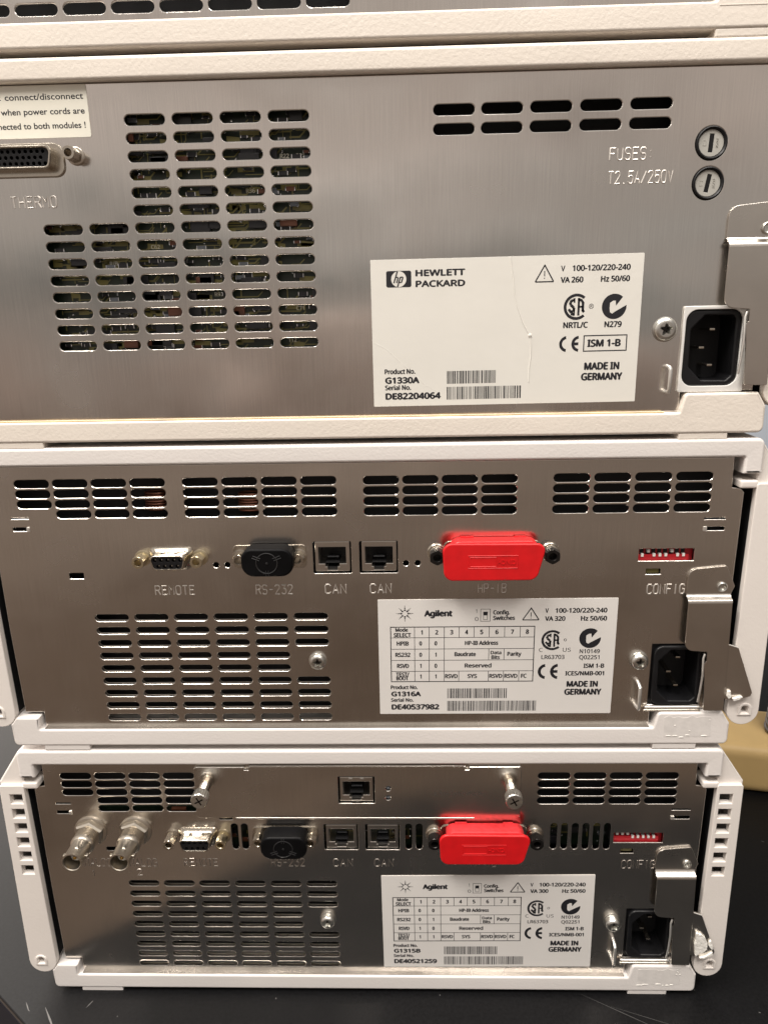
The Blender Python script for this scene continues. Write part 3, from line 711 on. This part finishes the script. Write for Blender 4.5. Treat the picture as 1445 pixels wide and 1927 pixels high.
# =================================================================== THE SETTING
# the bench's near edge runs askew, close in front of the left end of the stack
bpts = [(-934, 518), (-202, -7), (11.6, -160), (900, -160), (900, 900), (-934, 900)]
b = MB(); b.plate([bpts], 1.6, 6, BENCH, 1.2, 3); b.plate([bpts], 6.2, 420, CABINET, .01, 0); b.v = [(x, z, -y) for x, y, z in b.v]
bench = b.build('bench_top'); tag(bench, kind='structure')
b = MB(); b.box(250, 1400, 900, 930, -500, 240, WALL); tag(b.build('wall'), kind='structure')
sc = MB(); rnd = random.Random(4)
def scratch(x0, y0, x1, y1, w):
    d = Vector((x1 - x0, y1 - y0)); n = Vector((-d.y, d.x)).normalized() * w / 2
    sc.add([(x0 + n.x * .2, y0 + n.y * .2, -1.58), (x0 - n.x * .2, y0 - n.y * .2, -1.58), ((x0 + x1) / 2 - n.x, (y0 + y1) / 2 - n.y, -1.58), (x1 - n.x * .6, y1 - n.y * .6, -1.58), (x1 + n.x * .6, y1 + n.y * .6, -1.58), ((x0 + x1) / 2 + n.x, (y0 + y1) / 2 + n.y, -1.58)], [[0, 1, 2, 3, 4, 5]], SCRATCH)
scratch(-174, -13, -163, -26, .9); scratch(-186, -10, -182, -15, .5); scratch(-152, -13, -150, -9, .5); scratch(112, -3, 150, -24, .2); scratch(126, -10, 160, -22, .15)
for _ in range(120):
    x, y = rnd.uniform(-330, 300), rnd.uniform(-40, 200); a = rnd.uniform(0, 6.28); l = rnd.choice((.5, .7, 1.0, 2.2)); scratch(x, y, x + l * math.cos(a), y + l * math.sin(a), rnd.uniform(.25, .6))
so = sc.build('scratches', bench, fix=False)

# tan block and ribbed cylinder behind on the right
b = MB(); b.box(0, 260, 0, 62, -1.5, 37, TAN, 9, 6); o = b.build('tan_block', wn=True)
o.location = Vector((192, 180.5, 0)) * MM; o.rotation_euler = (0, 0, -math.radians(11.5))
tag(o, 'tan block with a rounded top edge on the bench, behind the stack at the right', 'block')
b = MB(); pr = [(17, 36.8)]
for k in range(8):
    z = 37.5 + 4.4 * k; q = 18.5 - .28 * k; pr += [(q, z), (q + .5, z + 1), (q + .5, z + 2.4), (q - .6, z + 3.2), (q - .6, z + 4.0)]
pr += [(12, 74), (0.01, 74)]
b.lathe((315.5, 184), 0, pr, RIB, 40, axis='z')
tag(b.build('ribbed_cylinder'), 'dark grey ribbed cylinder standing on the tan block', 'cylinder')

# =================================================================== LOWEST MODULE
G = 'laboratory modules stacked on the bench'
m4 = thing('instrument_module', 'lowest module of the stack, on the bench, with two coaxial sockets and slotted side arms', 'lab module', (0, 0, 0), G)
casing(m4, WHITE); arm(m4, -1, True, ARM); arm(m4, 1, True, ARM)
LATCH_L = [[(-158, 115.3), (-150.3, 115.3), (-150.3, 116), (-158, 116)], [(-158, 109.6), (-150.5, 109.6), (-150.5, 111.3), (-158, 111.3)]]
LATCH_R = [[(151.5, 111.6), (160.6, 111.6), (160.6, 112.4), (151.5, 112.4)], [(152.5, 106.5), (160.6, 106.5), (160.6, 108.2), (152.5, 108.2)]]
CANS = [rr(-22.2, 88.0, -4.9, 103.1, .4, 1), rr(-1.2, 88.0, 16.2, 103.1, .4, 1)]
WIN = [[(124, 92.5), (148.5, 92.5), (148.5, 98.2), (124, 98.2)], [(127.9, 86.1), (134.3, 86.1), (134.3, 88.7), (127.9, 88.7)]]
INL = [[(133.6, 20.2), (157.4, 20.2), (157.4, 51.6), (133.6, 51.6)]]
VS = [stad(x, 95.9, 3.3, 15.4) for x in (-67.8, -62.7, 20.8, 26.1)] + [stad(93.8 + 5.34 * k, 96.2, 3.3, 15.6) for k in range(6)]
h4 = low_grid() + row_vents(-153.6, 131.6, 4, 5, 17.35, ((0, 3), (0, 4))) + row_vents(84.7, 131.3, 4, 4, 17.55) + LATCH_L + LATCH_R + CANS + WIN + INL + VS
h4.append(rr(-74.9, 105.9, -68.4, 107.2, .2, 1)); CARDH = [rr(-15, 115.6, 5.2, 133, .3, 1), rr(9, 118, 12.8, 127, .3, 1)]; h4.append(rr(-135.1, 87.2, -129, 89.4, .2, 1))
h4 = [h for h in h4 if not (max(p[0] for p in h) > -84 and min(p[0] for p in h) < 70 and min(p[1] for p in h) > 107.5)]
b = MB(); b.plate([PANEL_OUT] + h4 + CARDH, 0, 1, STEEL, .34, 2)
b.box(-157, 134.5, -2.2, 1, 9.0, 9.8, STEEL)
b.build('rear_panel', m4)
def inner_sheet(root):
    b = MB(); b.plate([[(-130, 6), (-130, 74), (-12, 74), (-12, 6)]] + [stad(-118 + 18.67 * c, 66.8 - 6.555 * r, 16.4, 3.6) for r in range(9) for c in range(6) if not (c == 5 and r in (3, 4))], 1.9, 2.5, STEEL2, .2, 1)
    b.build('inner_grille', root)
inner_sheet(m4)
board(m4, -160, 160, 84, 107, 8.5, 11, 150)
def latch_bits(root):
    b = MB(); b.box(-151.6, -150.2, -.5, 2, 109.4, 111.4, BRIGHT, .2); b.build('latch_tab', root)
    b = MB(); b.box(151.2, 152.8, -.5, 2, 106.4, 108.4, BRIGHT, .2); b.build('latch_tab', root)
latch_bits(m4)
b = MB()
stamp(m4, 'ANALOG', -150.5, -133.8, 77.6, 82.3, mm=STAMPD); stamp(m4, 'ANALOG', -127, -109.8, 77.6, 82.3, mm=STAMPD); stamp(m4, '1', -144.6, -142.6, 71.5, 75, mm=STAMPD); stamp(m4, '2', -120.8, -118.2, 72, 75.6, mm=STAMPD)
stamp(m4, 'REMOTE', -95.5, -78, 77.9, 82.3, mm=STAMPD); stamp(m4, 'RS-232', -50, -33, 77.9, 82.4, mm=STAMPD); stamp(m4, 'CAN', -18, -8.2, 77.8, 82.2, mm=STAMPD); stamp(m4, 'CAN', 3.2, 12.8, 77.8, 82.2, mm=STAMPD); stamp(m4, 'HP-IB', 52.7, 65.2, 77.8, 82.2, mm=STAMPD); stamp(m4, 'CONFIG', 129, 145.5, 77.0, 81.7, mm=STAMPD)

dsub9(m4, True); black_stands(m4); rj(m4, -21.3, -5.6, 88.7, 102.5); rj(m4, -.1, 15.5, 88.7, 102.5)
def hexposts(root):
    b = MB(); b.plate([rpoly([(36, 103, 3), (39, 90, 3), (78, 90, 3), (81, 103, 3)])], -.7, .3, NICKEL, .2, 1); b.plate([rpoly([(42, 101, 3), (43, 92, 3), (75, 92, 3), (77, 101, 3)])], -6, 0, NICKEL, .3, 1)
    o = b.build('parallel_socket', root)
    for x in (33.6, 84.2):
        q = MB(); q.lathe(x, 97.6, [(4.3, .2), (4.3, -.8), (3.9, -1.2)], NICKEL, 24); q.lathe(x, 97.6, [(3.5, -.9), (3.5, -2.6), (3.2, -2.8)], NICKEL, 24); q.hexnut(x, 97.4, 3.6, -2.6, -7.6, BLACKM, hole=1.7, rot=.5); q.build('standoff', o)
hexposts(m4)
dip(m4, (0, 1, 2)); inlet(m4); bracket(m4, -.6, .4, 1); hook(m4, 127.6, 19.6, 32.2)
g = MB(); g.box(128.4, 133.9, 1.4, 3, 86.4, 88.4, TRACE); g.build('indicator_window', m4)
cross_screw(m4, 126.3, 44.0, 4.0, 4.2); cross_screw(m4, -22.2, 44.6, 3.9, 3.6)
label_table(m4, '300', 'G1315B', 'DE40521259', .35, -2.9, -math.radians(.5))

def bnc(root, x, z):
    b = MB()
    b.lathe(x, z, [(8.3, .2), (8.3, -.7), (7.9, -1.0)], NICKELM, 36)
    b.lathe(x, z, [(7.6, -1), (7.6, -3.4), (6.7, -4.3)], NICKELM, 6, smooth=False, rot=.35)
    pr = [(5.7, -4)]
    for k in range(5): pr += [(5.8, -4.4 - k * .95), (5.8, -4.75 - k * .95), (5.2, -4.95 - k * .95), (5.2, -5.15 - k * .95)]
    pr += [(5.9, -9.2), (5.9, -10.6), (5.0, -11.2), (4.85, -11.5), (4.85, -15.2), (4.85, -21.6), (4.95, -21.8), (4.95, -22.4), (4.4, -22.5), (4.1, -22.2), (4.1, -12.5), (0.01, -12.5)]
    b.lathe(x, z, pr, NICKELM, 36)
    for s in (-1, 1): b.box(x + s * 5.3 - .9, x + s * 5.3 + .9, -18.6, -16.8, z - .8, z + .8, NICKELM, .3)
    b.lathe(x + 1.2, z + 4.75, [(.8, -16.9), (.8, -18.3)], SCREW, 10)
    b.lathe(x, z, [(2.4, -12.4), (2.4, -18), (1.9, -18.2)], GREYP, 20)
    o = b.build('coaxial_socket', root)
    p = MB(); p.lathe(x, z, [(.85, -12.4), (.85, -19.2), (.4, -19.8)], GOLD, 14); p.build('centre_pin', o)
bnc(m4, -141.8, 99.4); bnc(m4, -118.7, 99.4)

def tray_residue(root, seed, flake):
    rnd = random.Random(seed); b = MB()
    up = [(141 + 2.2 * k, 15.3 + rnd.uniform(-.6, .9)) for k in range(11)]; dn = [(163.5 - 2.2 * k, 5.2 + rnd.uniform(-.7, .5)) for k in range(11)]
    b.plate([up + dn], -3.06, -2.95, GLUE, .02, 0)
    b.build('glue_residue', root)
    f = MB(); x = 141
    while x < 160:
        l = rnd.uniform(.6, 3.5)
        if rnd.random() < flake:
            z = 5.0 + rnd.uniform(-.5, .7); f.plate([[(x, z), (x + l * .6, z - .15), (x + l, z + .05), (x + l * .7, z + .25), (x + l * .2, z + .2)]], -3.25, -2.95, PAPER, .03, 0)
        x += l + rnd.uniform(.1, .8)
    for _ in range(3):
        x = rnd.uniform(143, 163); z = rnd.uniform(6, 15); f.plate([[(x, z), (x + .5, z - .2), (x + .7, z + .2), (x + .2, z + .4)]], -3.25, -2.95, PAPER, .03, 0)
    f.build('paper_residue', root)
tray_residue(m4, 3, .9)

# plug-in network card across the top of the lowest module
b = MB()
outl = rpoly([(-85.3, 137.6, 1.5), (-86, 109.5, .5), (-84.6, 108.0, 1.2), (-68.4, 108.0), (-67.2, 109.2), (-66.4, 108.4), (53.5, 108.4), (54.4, 109.3), (55.6, 107.9), (76.4, 107.9, .8), (76.4, 137.6, 1.0), (50.8, 137.6), (50.8, 135.9), (48.8, 135.9), (48.8, 138.0), (-58.0, 138.0), (-58.0, 135.9), (-60.0, 135.9), (-60.0, 137.6)], 3)
b.plate([outl, rr(-13.9, 116.8, 4.2, 132.0, .3, 1), circ(10.9, 125.2, 1.3, 16), circ(10.8, 119.9, 1.3, 16)], -1.5, -.1, STEEL, .35, 2)
b.tube([(-66, -1.0, 107.9), (53.5, -1.0, 107.9)], .7, STEEL2); b.tube([(-57.6, -1.0, 138.0), (48.4, -1.0, 138.0)], .5, STEEL2)
card = b.build('network_card', m4)
rj(card, -13.2, 3.4, 117.4, 131.2, -.5, True)
for x, z in ((-80.4, 126.4), (71.4, 126.0)):
    t = MB(); pr = [(3.3, -1.1)]
    for k in range(7): pr += [(2.75, -1.4 - k * .8), (2.45, -1.8 - k * .8)]
    pr += [(2.7, -7.2), (3.9, -7.5)]
    t.lathe(x, z, pr, NICKEL, 24)
    n = 44; vs = []
    for a, q in ((-7.5, 3.9), (-7.9, 4.2), (-12.2, 4.2), (-12.7, 3.8)):
        for k in range(n):
            r_ = q * (1.0 if (k % 2 == 0 or q < 4) else .95); tt = 2 * math.pi * k / n; vs.append((x + r_ * math.cos(tt), a, z + r_ * math.sin(tt)))
    t.add(vs, [[i * n + k, i * n + (k + 1) % n, (i + 1) * n + (k + 1) % n, (i + 1) * n + k] for i in range(3) for k in range(n)] + [[3 * n + k for k in range(n)]], SCREW)
    for a in (.5, 2.07):
        d = (math.cos(a) * 2.3, math.sin(a) * 2.3); e = (-d[1] * .16, d[0] * .16)
        t.add([(x + d[0] + e[0], -12.74, z + d[1] + e[1]), (x + d[0] - e[0], -12.74, z + d[1] - e[1]), (x - d[0] - e[0], -12.74, z - d[1] - e[1]), (x - d[0] + e[0], -12.74, z - d[1] + e[1])], [[0, 1, 2, 3]], BLACKM)
    t.build('thumbscrew', card)
for z in (125.2, 119.9):
    q = MB(); q.lathe(10.85, z, [(1.2, .6), (1.1, -.5), (.7, -1.0), (.05, -1.25)], CHIPG, 16); q.build('indicator_lamp', card)
q = MB(); q.text('LAN Interface', 34, 57.5, 121.6, 2.0, -1.54, FADED, 0.); q.build('faded_print', card, fix=False)

# =================================================================== MIDDLE MODULE
m3 = thing('instrument_module', 'middle module with bare upper vent rows and plain side arms, directly above the lowest module', 'lab module', (1.14, 0, 150.3), G)
casing(m3, WHITE); arm(m3, -1, False, ARM); arm(m3, 1, False, ARM)
h3 = low_grid() + row_vents(-154.4, 131.4, 4, 4, 17.35, ((0, 3),)) + row_vents(-78.8, 131.4, 4, 4, 17.5) + row_vents(1.3, 131.2, 4, 4, 17.3) + row_vents(84.6, 131.2, 4, 4, 17.65) + LATCH_L + LATCH_R + CANS + WIN + INL
h3 += [circ(x, 92.5, 1.35, 16) for x in (-66.8, -61.6, 19.8, 25.1)] + [rr(-135.2, 86.5, -128.5, 89.2, .2, 1)]
b = MB(); b.plate([PANEL_OUT] + h3, 0, 1, STEEL, .34, 2); b.box(-157, 134.5, -2.2, 1, 9.0, 9.8, STEEL); b.build('rear_panel', m3)
inner_sheet(m3); latch_bits(m3)
b = MB(); stamp(m3, 'REMOTE', -95.9, -77.8, 78.3, 82.6); stamp(m3, 'RS-232', -49.1, -32.5, 78.2, 82.6); stamp(m3, 'CAN', -17.3, -7.8, 78.2, 82.6); stamp(m3, 'CAN', 3.4, 12.9, 78.2, 82.6); stamp(m3, 'HP-IB', 52.7, 65.2, 78, 82.2); stamp(m3, 'CONFIG', 129, 145.6, 76.7, 81.2)

dsub9(m3); black_stands(m3); rj(m3, -21.4, -5.6, 88.8, 103.0); rj(m3, -.2, 15.6, 88.8, 103.0); hexposts(m3)
dip(m3, (1, 5)); inlet(m3); bracket(m3, 0, 0, 2); hook(m3, 128, 19.8, 32.4)
g = MB(); g.box(128.4, 133.9, 1.4, 3, 86.4, 88.4, TRACE); g.build('indicator_window', m3); tray_residue(m3, 8, .7)
cross_screw(m3, 127.6, 43.8, 4.0, 3.6); cross_screw(m3, -22.2, 44.4, 3.9, 3.0)
for cxx, cz_ in ((-94, 121), (-51, 120)):
    g = MB()
    for k in range(7):
        z = cz_ + 4 - k * 1.25; g.tube([(cxx + 5.2 * math.cos(t * .524), 9 + 3.2 * math.sin(t * .524), z) for t in range(12)], .5, COPPER, cyc=True, res=1)
    g.build('coil', m3)
label_table(m3, '320', 'G1316A', 'DE40537982', 0, 0, 0)

# =================================================================== UPPER MODULE (tall steel back, fuses, sticker)
m2 = thing('instrument_module', 'module with round fuse holders, dense slotted vents and a warning sticker, above the middle module', 'lab module', (0, 0, 300), G)
casing(m2, BEIGE); arm(m2, -1, False, BEIGE); arm(m2, 1, False, BEIGE)
h2 = [stad(-116.2 + 18.72 * c, 126.4 - 6.56 * r, 15.8, 3.7) for r in range(14) for c in range(6) if c >= 2 or r >= 6]
h2 += [stad(x + 7.9, z + .004 * (x - 33), 15.8, 3.7) for x in (33.4, 51.8, 70.5, 89.5, 108.5) for z in (127.0, 120.2)]
h2 += [circ(140.3, 113, 6.0, 32), circ(140.4, 98.7, 6.0, 32), [(136.4, 20.3), (159.1, 20.3), (159.1, 51.2), (136.4, 51.2)]]
b = MB(); b.plate([[(-167, 139.6), (-167, 9.6), (137, 9.6), (137, 18.2), (167, 18.2), (167, 139.6)]] + h2, 0, 1.2, STEELTOP, .42, 2); b.build('rear_panel', m2)
W = [('R22', -27.5, 112.7), ('R21', -21, 112.7), ('R92', -58, 60.4), ('R93', -97, 53.8), ('C62', -83, 79.6), ('R68', -92, 79.9), ('L64', -37, 73.6), ('R36', -42, 100.2), ('R/B', -101, 73.4), ('C71', -24, 54.2), ('R105', -82, 47.4), ('66', -65, 66.9), ('112', -28, 41.2), ('R114', -80, 34.2)]
board(m2, -128, -8, 34, 134, 6, 5, 520, W)
def fuse(x, z, a):
    b = MB(); b.lathe(x, z, [(6.0, .4), (5.9, -.5), (5.55, -.7), (5.0, -.3), (4.9, .6)], BLACKP, 40)
    o = b.build('fuse_holder', m2)
    c = MB()
    R_ = 4.85; w, h = .85, 3.3; ca, sa = math.cos(a), math.sin(a)
    slot = [(x + u * ca - v * sa, z + u * sa + v * ca) for u, v in ((-w, -h), (w, -h), (w, h), (-w, h))]
    c.plate([circ(x, z, R_, 36), slot], .25, 3, GREYP, .15, 1)
    c.plate([circ(x, z, R_ - .1, 24)], 2.2, 3, GREYP, .05, 1)
    c.text('FUSE', -1, 1, 0, 1, 0, GREYP) if False else None
    e = MB(); e.text('FUSE', -1.6, 1.6, -.45, .9, 0, GREYP, .0, ext=.06)
    c.add([(x + 2.2 + v[2] * .9, .2 + v[1], z - v[0] * 1.0) for v in e.v], e.f, GREYP)
    for q in (rr(x - 3.3, z - .9, x - 1.9, z + 1.1, .1, 1),): c.plate([q, rr(x - 3.05, z - .65, x - 2.15, z + .85, .05, 1)], .15, .3, GREYP, .03, 1)
    c.build('fuse_cap', o)
fuse(140.3, 113.0, -.04); fuse(140.4, 98.7, -.16)
b = MB(); stamp(m2, 'FUSES:', 101.7, 118.4, 107.8, 112.0); stamp(m2, 'T2.5A/250V', 101.7, 126.5, 99.3, 103.6); stamp(m2, 'THERMO', -135.8, -117.5, 95.6, 99.7); 
inlet(m2, 1.9, 0, True); bracket(m2, 2.9, 1.4, 0); hook(m2, 130.5, 18.0, 28.4); cross_screw(m2, 128.3, 43.6, 4.6, 2.4)
# wide three-row connector at the left edge
b = MB(); fl = rr(-182, 106.6, -111.9, 119.0, 4)
bd = rpoly([(-180, 117.4, 2.4), (-177.6, 108.9, 2.4), (-116.0, 108.9, 2.4), (-114.2, 117.4, 2.4)])
inn = rpoly([(-178.6, 116.4, 1.8), (-176.6, 109.8, 1.8), (-117.0, 109.8, 1.8), (-115.4, 116.4, 1.8)])
b.plate([fl], -.9, .3, NICKEL, .4, 2); b.plate([bd, inn], -5.4, -.5, NICKEL, .5, 2); o = b.build('wide_socket', m2)
p = MB(); hs = []
for r_ in range(3):
    for k in range(20): hs.append(circ(-118.2 - (1.15 if r_ == 1 else 0) + .4 * (r_ == 2) - 2.3 * k, 115.2 - 2.15 * r_, .72, 10))
p.plate([inn] + hs, -4.6, -1.5, BLACKP, .08, 1); p.box(-178, -116, -1.6, -1.0, 110, 116.2, DARK); p.build('pin_block', o)
q = MB(); q.hexnut(-107.2, 114.0, 2.7, 0, -7.5, NICKEL, hole=1.35, rot=.2); q.lathe(-107.2, 114.0, [(3.4, .2), (3.4, -.5), (3, -.7)], NICKEL, 20); q.build('standoff', o)
# warning sticker and rating label
b = MB(); b.plate([rr(-166, 120.8, -100.2, 139.3, .6, 3)], -.22, -.02, STICK, .05, 1); o = b.build('warning_sticker', m2)
for s, x0, x1, zb in (('Do not', -144.2, -134.0, 134.25), ('connect/disconnect', -132.4, -101.6, 134.25), ('when power cords are', -134.7, -101.7, 129.1), ('connected to both modules !', -141.6, -101.9, 124.1)):
    p = MB(); p.text(s, x0, x1, zb, 2.1, -.25, INK, .02, geo=True); p.build('printed_text', o, fix=False)
b = MB(); b.plate([rr(8.2, 13.7, 118.2, 72.9, .3, 2)], -.25, -.03, LABEL, .05, 1); lab = b.build('rating_label', m2)
lab.rotation_euler = (0, -math.radians(.3), 0)
p = MB(); y = -.275; B = .036
T = lambda s, x0, x1, zb, cap, bo=B: p.text(s, x0, x1, zb, cap, y, INK, bo)
p2 = MB(); p2.plate([rr(14.5, 62.1, 24.7, 68.5, .8), circ(19.6, 65.3, 3.1, 32)], y, y + .01, INK); p.add(p2.v, p2.f, INK)
# slanted letters inside the disc
sl = lambda x, z: (19.6 + x + z * .33, 65.3 + z)
for a, b_, w in (((-.95, -1.5), (-.95, 3.0), .55), ((-.75, .7), (.05, .7), .45), ((0.15, .65), (.15, -1.5), .55), ((1.0, .9), (1.0, -3.1), .55), ((1.1, .75), (2.0, .75), .45), ((2.05, .7), (2.05, -1.35), .55), ((1.1, -1.35), (2.05, -1.35), .4)):
    p.bar(*sl(a[0] - .55, a[1]), *sl(b_[0] - .55, b_[1]), w, y, INK)
T('HEWLETT', 26.4, 46.6, 66.3, 2.3, .048); T('PACKARD', 26.4, 46.6, 62.1, 2.3, .048)
tri_warn(p, (74.9, 62.8), (82.3, 62.8), (78.6, 69.2), y)
T('V', 85.1, 86.8, 66.7, 2.1, .02); T('100-120/220-240', 89.7, 113, 66.7, 2.1); T('VA 260', 85.1, 94.3, 62.3, 2.1); T('Hz 50/60', 101.3, 113, 62.3, 2.1)
marks(p, (92.0, 52.7), (107.3, 52.5), y, 5.2); p.arc(98.0, 52.8, .82, 1.0, 0, 360, y, INK, 20); T('R', 97.6, 98.5, 52.25, 1.1, .01)
T('NRTL/C', 86.9, 97, 44.4, 2.2); T('N279', 103.7, 110.8, 44.4, 2.2)
ce(p, 85.8, 94.0, 34.7, 41.2, y); frame(p, 95.7, 34.9, 113.2, 41.1, .45, y); T('ISM 1-B', 97.1, 110.9, 36.7, 2.7, .045)
T('MADE IN', 96.3, 110.9, 27.3, 2.8, .045); T('GERMANY', 95.2, 112.4, 23.0, 2.8, .045)
T('Product No.', 13, 25.9, 27.3, 1.9); T('G1330A', 13.1, 27.6, 23.4, 2.35, .052); T('Serial No.', 13, 24.0, 20.6, 1.9); T('DE82204064', 13.1, 36.6, 16.7, 2.45, .052)
barcode(p, 39.1, 60, 22.7, 28.0, y, 8); barcode(p, 39.1, 70.5, 16.1, 21.4, y, 9)
p.build('printed_text', lab, fix=False)
b = MB(); cr_ = [(64.8, 72.7), (65.2, 69), (66.2, 63.5), (66.6, 58), (68.1, 53.1), (70.5, 46.7), (72.9, 42.6), (73.9, 39), (74.0, 33), (73.4, 28), (73.5, 22.8)]
b.tube([(x, -.22, z) for x, z in cr_], .28, LABEL, flat=.8, res=2); b.build('crease', lab); b = MB(); b.tube([(x, -.2, z) for x, z in ((8.6, 40.5), (14, 37.5), (22, 30), (30, 22.5), (35.5, 19.4))], .16, LABEL, flat=.6, res=1)
b.build('crease', lab); b = MB(); b.lathe(73.4, 41.8, [(.8, -.2), (.6, -.55), (.1, -.7)], LABEL, 12); b.build('blister', lab)
b = MB(); b.tube([(-158 + 18 * k, -2.2 + .2 * (k % 2), 9.75) for k in range(17)], .32, STAIN, flat=1, res=1); b.build('glue_stain', m2)

# =================================================================== TOPMOST MODULE (only its foot is in view)
m1 = thing('instrument_module', 'topmost module, only its beige lower edge and bottom vent row in view', 'lab module', (0, 0, 450), G)
casing(m1, BEIGE); arm(m1, -1, False, BEIGE); arm(m1, 1, False, BEIGE)
h1 = [stad(-152.4 + 18.33 * c, 14.6 + 6.56 * r, 16.2, 3.9) for c in range(9) for r in range(6)]
b = MB(); b.plate([[(-167, 139.6), (-167, 9.6), (167, 9.6), (167, 139.6)]] + h1, 0, 1.2, STEELTOP, .42, 2); b.build('rear_panel', m1)
b = MB(); b.box(137.5, 156, -3.12, -2.9, 7.9, 8.3, BEIGE, .08); b.build('moulded_line', m1)

# =================================================================== DUST CAPS (push-fit, could be lifted off)
def red_cap(mod, z_off, mt_top, label):
    b = MB()
    face = rpoly([(35.6, 104.6, 4.2), (36.6, 87.2, 4.2), (77.2, 87.2, 4.6), (81.3, 104.2, 3.6)], 7)
    body = rpoly([(39.0, 105.0, 4.2), (40.5, 89.4, 4), (75.5, 89.4, 4), (79.2, 105.0, 4.2)], 7)
    b.plate([face], -9.6, -7.8, RED, .7, 3)
    b.plate([body], -8.0, -.6, mt_top, .8, 2)
    b.box(44, 50, -1.6, -.7, 104.4, 105.6, mt_top, .3); b.box(68, 73, -1.6, -.7, 104.4, 105.4, mt_top, .3)
    # raised nameplate with upside-down lettering
    for q in (((47.0, 93.2), (68.6, 93.2), (68.6, 99.0), (47.0, 99.0)), ((47.9, 94.0), (59.2, 94.0), (59.2, 98.2), (47.9, 98.2))):
        b.tube([(x, -9.55, z) for x, z in q], .2, RED, cyc=True, res=1)
    b.text('CINCH', 59.9, 67.6, 94.9, 2.1, -9.58, RED, 0., flip=True, ext=.05)
    # the small tick moulded beside the name
    b.bar(59.2, 94.2, 60.6, 97.8, .3, -9.63, RED)
    o = b.build('dust_cap')
    o.location = mod.location
    tag(o, label, 'dust cap', 'red dust caps'); return o
red_cap(m3, 0, RED, 'clean bright red dust cap on the wide socket of the middle module')
red_cap(m4, 0, REDDUST, 'red dust cap with dust on its top, on the lowest module under the network card')
def black_cap(mod, a0, label):
    b = MB(); out = lambda e: rpoly([(-53.2 - e, 102.9 + e, 5), (-53.0 - e, 90.0 - e, 5.6), (-30.0 + e, 90.0 - e, 5.6), (-29.9 + e, 102.9 + e, 5)], 7)
    b.plate([out(0)], -9.6, -.9, BLACKC, 1.0, 3)
    b.plate([out(-.2)], -1.2, -.6, BLACKC, .2, 1)
    cxx, czz = -41.6, 96.4
    b.tube([(cxx + 4.7 * math.cos(t * .2618), -9.6, czz + 4.7 * math.sin(t * .2618)) for t in range(24)], 0.28, RIDGE, cyc=True, res=1)
    for k in range(3):
        a = a0 + k * 2.094; ca, sa = math.cos(a), math.sin(a)
        for w in (-.55, .55): b.tube([(cxx + 3.4 * ca - w * sa, -9.6, czz + 3.4 * sa + w * ca), (cxx + 7.2 * ca - w * sa, -9.6, czz + 6.0 * sa + w * ca)], 0.24, RIDGE, res=1)
    b.lathe(cxx, czz, [(.6, -9.5), (.5, -9.8), (.1, -9.9)], RIDGE, 10)
    o = b.build('dust_cap'); o.location = mod.location
    tag(o, label, 'dust cap', 'black dust caps'); return o
black_cap(m3, math.pi / 2 + math.pi, 'black dust cap on the middle module, over the lettering RS-232')
black_cap(m4, math.pi / 2, 'black dust cap on the lowest module, below the left half of the network card')
